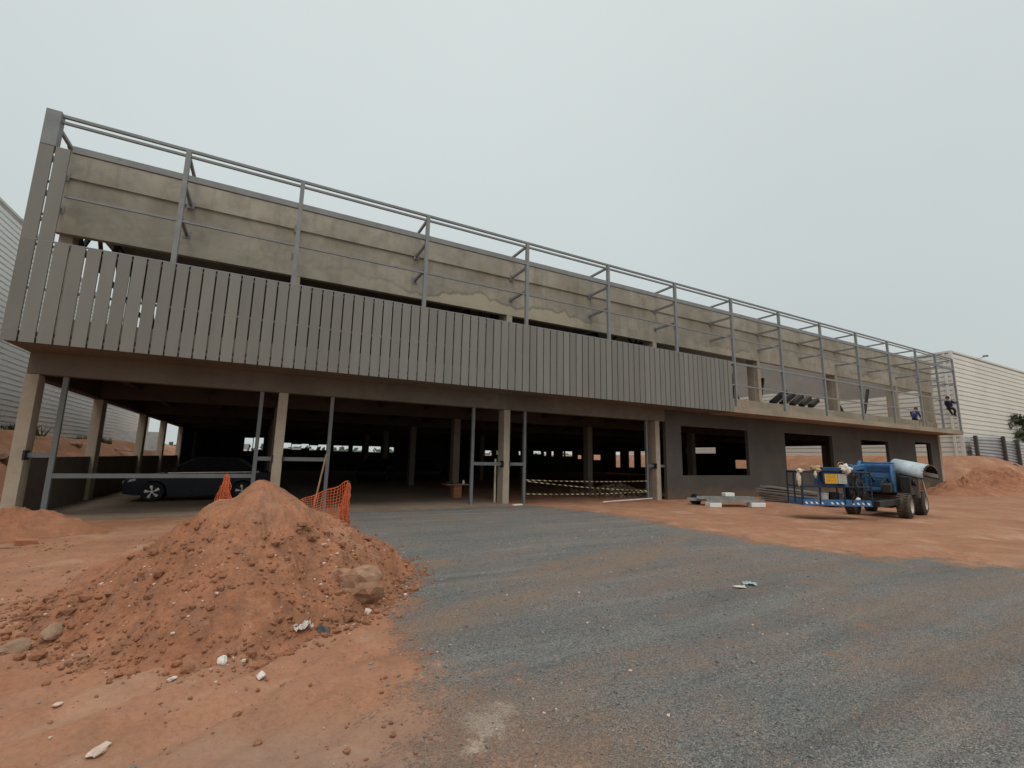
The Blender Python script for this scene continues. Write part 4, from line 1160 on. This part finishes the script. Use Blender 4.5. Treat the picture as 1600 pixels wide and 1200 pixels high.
rg = np.random.default_rng(77); pts = []
for i in range(420):
    x, y = rg.normal(15.9, .85), rg.normal(18.2, 1.0)
    if x > 17.2: continue
    d = math.hypot((x - 15.9) / 1.5, (y - 18.2) / 1.8); z = max(0, .55 * (1 - d)) * rg.uniform(.4, 1)
    pts.append((x, y, z + .03, float(np.clip(rg.lognormal(-2.6, .5), .03, .18))))
tag(scatter('rubble_heap', 'grey_rock', pts, seed=31, jag=.4), 'heap of broken rubble inside behind the tapes', 'rubble heap', kind='stuff')
m = MB(); m.tube((0, 0, 0), (3.1, .55, .02), .03, None, 8); o = m.build('plastic_pipe', 'pvc'); o.location = (11.7, 14.25, .06); tag(o, 'pale plastic pipe lying on the earth in front of the tapes', 'pipe')
m = MB()
for k, (a, c_) in enumerate(((0, 0), (.5, .05), (1.0, -.03))): m.obox((a, c_, .02), (1, .1 * k, 0), (-.1 * k, 1, 0), (0, 0, 1), .2, .06, .02)
o = m.build('broken_tiles', 'foam'); o.location = (7.2, 14.75, 0); tag(o, 'row of broken pale tiles at the slab edge', 'tiles')
t = thing('white_board', 'whitish board leaning on the bank beyond the left low wall', 'board', (-8.35, 45.0, 1.9), .35)
m = MB(); m.obox((0, 0, .55), (1, 0, 0), (0, .25, 1), (0, 1, -.25), 1.5, .75, .03); m.build('board', 'panel_board', t)

m = MB(); m.box(-.03, .03, -.02, .02, 0, 1.62); o = m.build('timber_stud', 'pvc'); o.location = (7.61, 15.38, 0); tag(o, 'pale upright timber against the inner side of the middle column', 'timber')
# ------------------------------------------------------------------ stacks of steel by the charcoal wall
stk = thing('steel_channel', 'upper zinc channel of the short stack on foam blocks', 'steel channel', (15.9, 12.05, .26), math.atan2(-.62, 1.9), 'zinc channels on foam blocks')
def channel(m, L, w, h, t_=.012):
    m.box(-L / 2, L / 2, -w / 2, w / 2, 0, t_)
    m.box(-L / 2, L / 2, -w / 2, -w / 2 + t_, t_, h); m.box(-L / 2, L / 2, w / 2 - t_, w / 2, t_, h)
m = MB(); channel(m, 2.3, .26, .10); m.build('web', 'zinc', stk)
for dx, dy, dz, dr, lb in ((.05, -.38, -.09, .03, 'front lower zinc channel resting on the foam blocks'), (-.1, .34, -.09, -.04, 'rear lower zinc channel resting on the foam blocks')):
    c = copy_tree(stk); c.location = Vector(stk.location) + Vector((dx, dy, dz)); c.rotation_euler.z += dr; c['label'] = lb
for (x, y, z, sx, sy, sz, lb) in ((15.05, 11.95, .08, .24, .16, .08, 'white foam block under the left end of the zinc channels'), (16.75, 11.40, .08, .30, .16, .08, 'white foam block under the right end of the zinc channels'), (16.0, 12.02, .43, .2, .12, .065, 'white foam block lying on top of the zinc channels')):
    b = MB(); b.box(-sx, sx, -sy, sy, -sz, sz); o = b.build('foam_block', 'foam', bevel=.012); o.location = (x, y, z); o.rotation_euler = (0, 0, -.3); tag(o, lb, 'foam block')
rock('black_bag', 'black rubbish bag behind the left end of the zinc channels', 'bag', (15.35, 13.0, .17), (.24, .18, .22), 'black', seed=41, cuts=2)
rg = np.random.default_rng(50)
for k in range(9):
    m = MB(); m.box(-1.55, 1.55, -.34, .34, 0, .012)
    for y in (-.34, -.1, .14, .328): m.box(-1.55, 1.55, y, y + .012, .0125, .045)
    o = m.build('metal_sheet', 'zinc' if k % 3 else 'zinc_dark')
    o.location = (20.15 + rg.normal(0, .08), 11.75 + rg.normal(0, .12), .05 + .058 * k)
    o.rotation_euler = (rg.normal(0, .015), .035 + rg.normal(0, .012), math.atan2(-1, .10) + rg.normal(0, .05))
    nm = ['bottom', 'second', 'third', 'fourth', 'middle', 'sixth', 'seventh', 'eighth', 'top'][k]
    tag(o, f'{nm} sheet counted upwards in the metal sheet stack behind the lift basket', 'metal sheet', 'stack of metal sheets')

# ------------------------------------------------------------------ boom lift
LX = Vector((.983, .182, 0)); LY = Vector((-.182, .983, 0))
lift = thing('boom_lift', 'blue boom lift with open pale hood and four dusty wheels', 'boom lift', (19.1, 8.17, 0), math.atan2(.182, .983))
# local frame: x along the chassis to the right, y away from the camera, wheelbase 2.0, track 1.45
for x in (-1.02, 1.02):
    for sy in (-1, 1):
        c = (x, .72 * sy, .385)
        m = MB(); m.lathe(c, (0, sy, 0), [(-.20, .20), (-.19, .30), (-.15, .365), (-.05, .385), (.08, .385), (.13, .36), (.16, .30), (.16, .215), (.12, .20)], 32)
        for k in range(22):                                   # tread lugs
            a = k * 2 * math.pi / 22
            for s2 in (-1, 1):
                a2 = a + (.14 if s2 > 0 else 0)
                q = Vector(c) + Vector((math.cos(a2) * .385, sy * (-.02 + .075 * s2), math.sin(a2) * .385))
                m.obox(q, (math.cos(a2), 0, math.sin(a2)), (.35 * s2, 1, 0), (-math.sin(a2), 0, math.cos(a2)), .018, .07, .026)
        wh = m.build('wheel', 'tyre', lift)
        m = MB(); m.lathe(c, (0, sy, 0), [(.05, 0), (.05, .08), (.10, .10), (.085, .17), (.14, .20), (.155, .215), (.135, .20)], 24); m.build('rim', 'wheel_white', wh, smooth=False)
m = MB(); m.box(-1.25, 1.25, -.42, .42, .30, .58); m.box(-1.1, -.94, -.6, .6, .32, .46); m.box(.94, 1.1, -.6, .6, .32, .46); m.build('chassis', 'engine', lift, bevel=.02)
m = MB(); m.lathe((-.1, 0, .58), (0, 0, 1), [(0, .42), (.10, .42), (.10, .30), (.16, .30), (.16, 0)], 24); m.build('turntable', 'rust', lift)
# tall blue counterweight housing; raised dark blue panels stand for shaded recesses
def LP(x, y, z): return (x, y, z)
hs = MB(); hs.box(-.75, -.36, -.42, .58, .76, 1.70)
hs = hs.build('housing', 'blue', lift, bevel=.035)
for z0, z1, mt in ((1.44, 1.62, 'blue_dark'), (1.24, 1.38, 'blue'), (.96, 1.18, 'blue_dark'), (.82, .92, 'blue')):
    m = MB(); m.box(-.782, -.751, -.34, .26, z0, z1); m.build('panel', mt, hs, bevel=.008)
m = MB()
for k in range(5): m.box(-.775, -.751, .34, .50, .90 + k * .14, .97 + k * .14)
m.build('vent', 'blue_dark', hs)
m = MB(); m.box(-.70, -.3, -.40, .52, 1.702, 1.76); m.path([(-.79, .50, .8), (-.86, .52, 1.2), (-.82, .50, 1.6), (-.7, .46, 1.78)], .05); m.path([(-.79, -.40, .8), (-.84, -.40, 1.2), (-.80, -.40, 1.68)], .035); m.build('side_rails', 'blue', hs, smooth=True)
# engine bay and raised pale hood
m = MB(); m.box(-.35, .62, -.50, .45, .70, 1.42); m.box(.3, .95, -.30, .30, .60, .90); m.box(-.55, .2, -.80, -.53, .70, 1.30)
m.tube((.5, -.52, .85), (.72, -.52, .85), .10); m.tube((-.2, -.81, 1.1), (-.2, -.90, 1.1), .12); m.build('engine', 'engine', lift, bevel=.02)
m = MB(); m.path([(.2, -.54, .7), (.45, -.62, .66), (.8, -.5, .72), (1.05, -.4, .62)], .03); m.path([(-.9, -.56, .74), (-.5, -.62, .68), (-.1, -.55, .74)], .025); m.build('hoses', 'black', lift, smooth=True)
m = MB(); m.box(.30, .38, -.86, -.79, .60, 1.42); m.box(.72, .80, .40, .47, .60, 1.45); m.build('hood_stay', 'zinc_dark', lift)
m = MB(); m.tube((.36, -1.02, .62), (.30, -.95, 1.25), .026); m.build('gas_strut', 'zinc', lift)
# the hood stands open across the chassis, arch end towards the right
_R3 = Matrix.Rotation(-math.atan2(.182, .983), 3, 'Z')
hood_d = (_R3 @ Vector((-.09, -.99, -.20))).normalized(); hood_w = (_R3 @ Vector((.99, -.09, 0))).normalized()
hood_c = Matrix.Rotation(-math.atan2(.182, .983), 4, 'Z') @ Matrix.Translation(-Vector((19.1, 8.17, 0))) @ Vector((19.60, 7.96, 1.34))
m = MB(); vs = []; n1 = 15
for s_ in (0, .97):
    for i in range(n1):
        a = math.pi * (.02 + .96 * i / (n1 - 1)); yy = -math.cos(a) * .46; zz = math.sin(a) ** .6 * .54
        vs.append(hood_c + hood_d * s_ + hood_w * yy + Vector((0, 0, zz)))
m.add(vs, [(i, i + 1, n1 + i + 1, n1 + i) for i in range(n1 - 1)])
hd = m.build('hood', 'pale_blue', lift, smooth=True)
sd_ = hd.modifiers.new('thickness', 'SOLIDIFY'); sd_.thickness = .02; sd_.offset = 1 if False else 0
m = MB(); v2 = [hood_c + hood_d * .01 + (p - hood_c - hood_d * .0) * 1 + Vector((0, 0, -.035)) for p in vs]
m.add(v2, [(i, i + 1, n1 + i + 1, n1 + i) for i in range(n1 - 1)]); m.build('hood_inner_shade', 'engine', hd, smooth=True)  # added dark sheet, stands for the shade inside the open hood
m = MB()
for i in range(n1):
    p = vs[n1 + i]; m.obox(p + hood_d * .02, hood_d, hood_w, (0, 0, 1), .03, .025, .012)
m.build('hood_seal', 'rust', hd)
# boom to the basket
m = MB(); m.bar((-.3, -.25, 1.0), (-1.7, -.42, .92), .22, .26); m.bar((-.9, -.62, .52), (-2.9, -.42, .50), .16, .18); m.build('boom', 'engine', lift, bevel=.015)
# basket: its own axes, in the lift's frame
Minv = Matrix.Rotation(-math.atan2(.182, .983), 4, 'Z') @ Matrix.Translation(-Vector((19.1, 8.17, 0)))
K0, K1 = Vector((14.52, 8.36, 0)), Vector((16.20, 7.28, 0)); KA = (K1 - K0).normalized(); KB = Vector((-KA.y, KA.x, 0)); KL = (K1 - K0).length
def kp(a, b, z): return Minv @ (K0 + KA * a + KB * b + Vector((0, 0, z)))
ka = Minv.to_3x3() @ KA; kb = Minv.to_3x3() @ KB; kz = Vector((0, 0, 1))
def kbox(m, a0, a1, b0, b1, z0, z1): m.obox(kp((a0 + a1) / 2, (b0 + b1) / 2, (z0 + z1) / 2), ka, kb, kz, (a1 - a0) / 2, (b1 - b0) / 2, (z1 - z0) / 2)
m = MB(); kbox(m, 0, KL, 0, .85, .42, .46); kbox(m, 0, KL, 0, .02, .4605, .60); kbox(m, 0, KL, .83, .85, .4605, .56); kbox(m, 0, .02, .021, .829, .4605, .56); kbox(m, KL - .02, KL, .021, .829, .4605, .56)
bk = m.build('basket', 'blue', lift)
m = MB()
for i in range(13):
    if i in (4, 8): continue
    a = .10 + i * (KL - .22) / 12
    m.add([kp(a, -.004, .465), kp(a + .06, -.004, .465), kp(a + .02, -.004, .525), kp(a - .04, -.004, .525), kp(a, -.001, .465), kp(a + .06, -.001, .465), kp(a + .02, -.001, .525), kp(a - .04, -.001, .525)],
          [(0, 1, 2, 3), (0, 4, 5, 1), (1, 5, 6, 2), (2, 6, 7, 3), (3, 7, 4, 0)])
m.build('hazard_stripes', 'foam', bk)
m = MB(); r_ = .024
for z in (1.42, .98):
    for (a, b, c_, d_) in ((0, 0, KL, 0), (KL, 0, KL, .83), (KL, .83, 0, .83), (0, .83, 0, 0)): m.tube(kp(a, b, z), kp(c_, d_, z), r_, None, 8)
for a, b in ((0, 0), (.52, 0), (1.22, 0), (KL, 0), (0, .83), (.45, .83), (1.0, .83), (1.5, .83), (KL, .83), (0, .42), (KL, .42)): m.tube(kp(a, b, .46), kp(a, b, 1.42), r_, None, 8)
m.build('guard_rails', 'navy_rail', bk)
m = MB(); kbox(m, .62, 1.30, -.06, .20, 1.12, 1.40); kbox(m, .60, 1.30, -.10, .24, 1.46, 1.56); m.build('control_box', 'blue_dark', bk, bevel=.015)
m = MB(); kbox(m, .66, 1.02, -.075, -.063, 1.08, 1.36); m.build('warning_sign', 'yellow', bk)
m = MB(); rg = np.random.default_rng(8)
for r in range(6):
    a = .70
    while a < .98:
        l = rg.uniform(.02, .07); kbox(m, a, min(a + l, .985), -.079, -.0755, 1.33 - r * .042, 1.343 - r * .042); a += l + .018
m.build('sign_text', 'sign_ink', bk)
m = MB(); kbox(m, 1.04, 1.28, -.075, -.063, 1.08, 1.36); m.build('notice_sign', 'sign_white', bk)
m = MB(); rg = np.random.default_rng(9)
for r in range(7): kbox(m, 1.06, 1.06 + rg.uniform(.1, .2), -.079, -.0755, 1.33 - r * .036, 1.338 - r * .036)
m.build('sign_text', 'zinc_dark', bk)
m = MB(); kbox(m, 1.42, 1.66, .10, .34, .62, 1.32); m.path([kp(1.5, .05, .6), kp(1.62, -.04, .8), kp(1.55, -.02, 1.05), kp(1.7, .1, 1.3)], .022); m.path([kp(1.7, .05, .55), kp(1.8, -.02, .75), kp(1.75, .1, 1.0)], .02); 
rg = np.random.default_rng(33)
for q in range(7):
    a0 = 1.38 + rg.uniform(0, .5); m.path([kp(a0, rg.uniform(-.05, .5), .5), kp(a0 + rg.normal(0, .08), rg.uniform(-.06, .4), .8), kp(a0 + rg.normal(0, .08), rg.uniform(-.06, .4), 1.1), kp(a0 + rg.normal(0, .1), rg.uniform(0, .4), 1.42)], .02)
kbox(m, 1.72, 1.9, .2, .5, .62, 1.0)
m.build('control_hoses', 'engine', bk)
m = MB(); kbox(m, .70, 1.24, .24, .62, 1.02, 1.22); kbox(m, 1.28, 1.44, .10, .5, .95, 1.38); m.build('tool_tray', 'blue', bk, bevel=.015)
m = MB(); m.path([kp(1.25, .3, 1.57), kp(1.32, .3, 1.70), kp(1.45, .35, 1.72), kp(1.55, .4, 1.58)], .016); m.build('cable_loop', 'dry_grass', bk, smooth=True)
m = MB(); m.bar((-1.35, .62, 1.52), (-.6, .35, 1.60), .14, .16); m.box(-1.5, -1.25, .5, .75, 1.4, 1.66); m.tube((-1.38, .45, 1.5), (-1.38, .80, 1.5), .10); m.build('knuckle', 'blue', lift, bevel=.015)
m = MB(); m.path([(-.8, -.36, 1.0), (-1.05, -.3, 1.25), (-1.3, -.2, 1.05), (-1.6, -.3, .8)], .028); m.path([(-.8, .1, 1.1), (-1.1, .15, 1.4), (-1.4, .3, 1.2), (-1.7, .1, .9)], .024); m.path([(-.4, -.60, .95), (0, -.74, .8), (.3, -.66, .95)], .03); m.build('hoses', 'black', lift, smooth=True)
# things in and on the basket
Mw = Matrix.Translation(Vector((19.1, 8.17, 0))) @ Matrix.Rotation(math.atan2(.182, .983), 4, 'Z')
def kw(a, b, z): return Mw @ kp(a, b, z)
def pail(name, label, a, b, r, h, mat, cat='bucket'):
    m = MB(); m.lathe((0, 0, 0), (0, 0, 1), [(0, 0), (0, r * .86), (h * .9, r), (h * .9, r * 1.06), (h, r * 1.06), (h, r * .94), (h * .3, r * .85), (h * .3, 0)], 18)
    o = m.build(name, mat, smooth=False); o.location = kw(a, b, .461); tag(o, label, cat)
pail('bucket', 'dirty pale bucket in the lift basket', .74, .26, .15, .33, 'plastic')
pail('bucket', 'black bucket in the middle of the lift basket', 1.06, .30, .16, .34, 'black')
pail('bucket', 'grey-green bucket right of the black bucket in the lift basket', 1.40, .62, .13, .32, 'sign_white')
rock('rag', 'white rag lying on the right end of the basket floor', 'rag', kw(1.62, .08, .64), (.13, .08, .04), 'foam', seed=61, cuts=2)
def ragged(label, a, b, z, s, mat, seed, drop=0.0):
    rg = np.random.default_rng(seed)
    v, f = ICO3
    nn = 1 + .95 * fbm(v[:, 0] * 2.6 + seed, v[:, 1] * 2.6 + v[:, 2] * 2.3, 5, seed, .62)
    p = v * nn[:, None] * np.array(s)
    if drop: p[:, 2] -= drop * np.clip(-p[:, 2] / s[2], 0, 1)
    m = MB(); m.add([tuple(q) for q in p], f); o = m.build('rag', mat, smooth=True); o.location = kw(a, b, z); tag(o, label, 'rag')
ragged('cream rag knotted over the left corner of the basket rail', .0, .0, 1.44, (.11, .09, .06), 'rag', 3)
ragged('pale cloth hanging down from the left corner of the basket rail', -.06, .0, 1.20, (.06, .05, .20), 'rag', 6)
ragged('tan cloth draped on the rail left of the control box', .50, .05, 1.50, (.16, .12, .09), 'tan_rag', 4)
ragged('cream cloth bundled on the rail right of the control box', 1.30, -.02, 1.50, (.16, .13, .13), 'rag', 5)
ragged('small cream rag hanging below the tan cloth', .42, -.02, 1.34, (.05, .04, .08), 'rag', 7)

# ------------------------------------------------------------------ people
def skinned(name, joints, bones, mat, parent, sub=2):
    names = list(joints)
    me = bpy.data.meshes.new(name)
    me.from_pydata([joints[k][0] for k in names], [(names.index(a), names.index(b)) for a, b in bones], [])
    o = bpy.data.objects.new(name, me); COL.objects.link(o); o.parent = parent
    o.modifiers.new('skin', 'SKIN')
    sv = me.skin_vertices[0].data
    for i, k in enumerate(names):
        r = joints[k][1]; sv[i].radius = (r, r) if not isinstance(r, tuple) else r
        sv[i].use_root = (i == 0)
    s_ = o.modifiers.new('sub', 'SUBSURF'); s_.levels = sub; s_.render_levels = sub
    me.materials.append(M[mat])
    return o
def person(label, loc, rz, J, shirt, legs, group=None):
    t = thing('person', label, 'person', loc, rz)
    V = lambda k: Vector(J[k])
    jt = {'pelvis': (V('pelvis'), .125), 'waist': (V('waist'), .115), 'chest': (V('chest'), (.15, .115)), 'neck': (V('neck'), .055), 'head0': (V('head') - (V('head') - V('neck')).normalized() * .05, .07), 'head': (V('head'), .095), 'crown': (V('head') + (V('head') - V('neck')).normalized() * .09, .07)}
    bn = [('pelvis', 'waist'), ('waist', 'chest'), ('chest', 'neck'), ('neck', 'head0'), ('head0', 'head'), ('head', 'crown')]
    for s_ in 'lr':
        jt.update({'sh' + s_: (V('sh' + s_), .062), 'el' + s_: (V('el' + s_), .045), 'wr' + s_: (V('wr' + s_), .030), 'hip' + s_: (V('hip' + s_), .095), 'kn' + s_: (V('kn' + s_), .062), 'an' + s_: (V('an' + s_), .042), 'toe' + s_: (V('toe' + s_), .035)})
        bn += [('chest', 'sh' + s_), ('sh' + s_, 'el' + s_), ('el' + s_, 'wr' + s_), ('pelvis', 'hip' + s_), ('hip' + s_, 'kn' + s_), ('kn' + s_, 'an' + s_), ('an' + s_, 'toe' + s_)]
        d = (V('wr' + s_) - V('el' + s_)).normalized(); sd_ = d.orthogonal().normalized(); up = d.cross(sd_)
        pm = V('wr' + s_) + d * .07; jt['pa' + s_] = (pm, (.034, .020)); bn.append(('wr' + s_, 'pa' + s_))
        for k, (off, ln) in enumerate(((-.030, .070), (-.010, .082), (.010, .078), (.030, .062))):
            a = pm + d * .035 + sd_ * off; b = a + d * ln * .5 + up * .012; c = b + d * ln * .4 + up * .03
            for nm, q, r in (('a', a, .010), ('b', b, .009), ('c', c, .008)): jt[f'f{s_}{k}{nm}'] = (q, r)
            bn += [('pa' + s_, f'f{s_}{k}a'), (f'f{s_}{k}a', f'f{s_}{k}b'), (f'f{s_}{k}b', f'f{s_}{k}c')]
        a = V('wr' + s_) + d * .035 - sd_ * .04; b = a + d * .035 - sd_ * .02 + up * .015
        jt[f't{s_}a'] = (a, .011); jt[f't{s_}b'] = (b, .009); bn += [('wr' + s_, f't{s_}a'), (f't{s_}a', f't{s_}b')]
    skinned('body', jt, bn, 'skin', t)
    g = lambda k, r: (V(k), r)
    sj = {'waist': g('waist', .150), 'hem': (V('pelvis').lerp(V('waist'), .25), .155), 'chest': g('chest', (.19, .15)), 'col': (V('chest').lerp(V('neck'), .75), .075)}
    sb = [('waist', 'hem'), ('waist', 'chest'), ('chest', 'col')]
    for s_ in 'lr':
        sj.update({'sh' + s_: g('sh' + s_, .085), 'el' + s_: g('el' + s_, .062), 'cuff' + s_: (V('el' + s_).lerp(V('wr' + s_), .85), .048)})
        sb += [('chest', 'sh' + s_), ('sh' + s_, 'el' + s_), ('el' + s_, 'cuff' + s_)]
    skinned('shirt', sj, sb, shirt, t)
    tj = {'pelvis': g('pelvis', .15), 'belt': (V('pelvis').lerp(V('waist'), .4), .142)}; tbn = [('pelvis', 'belt')]
    for s_ in 'lr':
        tj.update({'hip' + s_: g('hip' + s_, .112), 'kn' + s_: g('kn' + s_, .080), 'an' + s_: (V('kn' + s_).lerp(V('an' + s_), .93), .062)})
        tbn += [('pelvis', 'hip' + s_), ('hip' + s_, 'kn' + s_), ('kn' + s_, 'an' + s_)]
    skinned('trousers', tj, tbn, legs, t)
    up = (V('head') - V('neck')).normalized(); fw = Vector(J['face']).normalized(); fw = (fw - up * fw.dot(up)).normalized(); rt = fw.cross(up)
    hc = V('head') + up * .02
    m = MB()
    n_, k_ = 14, 6
    vs = [hc + (rt * math.cos(6.2832 * i / n_) * math.cos(1.5 * j / k_) + fw * math.sin(6.2832 * i / n_) * math.cos(1.5 * j / k_)) * .118 + up * (.135 * math.sin(1.5 * j / k_) + .03) for j in range(k_ + 1) for i in range(n_)]
    m.add(vs, [(j * n_ + i, j * n_ + (i + 1) % n_, (j + 1) * n_ + (i + 1) % n_, (j + 1) * n_ + i) for j in range(k_) for i in range(n_)])
    m.obox(hc + fw * .14 + up * .03, fw, rt, up, .06, .085, .008); m.build('cap', 'cap', t, smooth=True)
    m = MB(); m.obox(hc + fw * .105 - up * .035, fw, rt, up, .022, .014, .026); m.build('nose', 'skin', t, bevel=.006)
    m = MB()
    for q in (-1, 1): m.obox(hc + fw * .098 + rt * .035 * q - up * .005, fw, rt, up, .006, .013, .006)
    m.build('eyes', 'black', t)
    m = MB(); m.obox(hc + fw * .098 - up * .085, fw, rt, up, .006, .024, .005); m.build('mouth', 'red_lamp', t)
    m = MB()
    for q in (-1, 1): m.obox(hc + rt * .108 * q - up * .02, fw, rt, up, .02, .010, .032)
    m.build('ears', 'skin', t, bevel=.006)
    for s_ in 'lr':
        d = (V('toe' + s_) - V('an' + s_)); d.z = 0; d.normalize(); sdv = Vector((-d.y, d.x, 0))
        m = MB(); c = V('an' + s_) + d * .07 - Vector((0, 0, .035)); m.obox(c, d, sdv, (0, 0, 1), .145, .052, .045); m.obox(V('an' + s_) + Vector((0, 0, .03)), d, sdv, (0, 0, 1), .055, .05, .06)
        m.build('boot', 'boot', t, bevel=.02)
    return t
# standing a little stooped behind the upstand, facing right
person('worker in a bright blue shirt stooping behind the upstand on the upper floor', (41.55, 15.45, 4.21), 0.0,
       dict(pelvis=(0, 0, .92), waist=(.03, 0, 1.06), chest=(.14, 0, 1.28), neck=(.22, 0, 1.43), head=(.31, 0, 1.56), face=(1, 0, -.35),
            shl=(.14, .19, 1.34), ell=(.22, .24, 1.08), wrl=(.42, .16, .96), shr=(.14, -.19, 1.34), elr=(.20, -.25, 1.07), wrr=(.40, -.18, .94),
            hipl=(0, .10, .88), knl=(.06, .12, .48), anl=(-.02, .12, .09), toel=(.14, .13, .03), hipr=(0, -.10, .88), knr=(.10, -.12, .49), anr=(.05, -.12, .09), toer=(.21, -.13, .03)), 'shirt', 'trousers')
# climbing: feet on the lower rail, leaning back, both arms out to the end post
person('worker in navy clothes climbing the end post of the facade frame', (42.0, F + .06, 5.24), 0.0,
       dict(pelvis=(.10, -.02, .52), waist=(.0, -.02, .64), chest=(-.14, -.02, .84), neck=(-.17, -.02, 1.0), head=(-.13, -.03, 1.13), face=(1, .1, .0),
            shl=(-.08, .15, .90), ell=(.42, .16, .98), wrl=(.98, .12, .98), shr=(-.08, -.19, .90), elr=(.46, -.22, .84), wrr=(1.26, -.09, 1.0),
            hipl=(.13, .08, .48), knl=(.46, .12, .40), anl=(.62, .06, .07), toel=(.78, .06, .03), hipr=(.13, -.12, .48), knr=(.52, -.15, .34), anr=(.74, -.04, .07), toer=(.90, -.02, .03)), 'shirt_dark', 'trousers')
tr = thing('trestle', 'small wooden trestle on the slab edge in front of the stooping worker', 'trestle', (39.3, 14.2, 4.205))
m = MB(); m.box(-.35, .35, -.1, .1, .50, .58); m.build('top_bar', 'wood', tr)
for x in (-.28, .28):
    for y in (-.12, .12): m = MB(); m.bar((x, y, 0), (x * .9, y * .4, .5), .05, .05); m.build('leg', 'wood', tr)
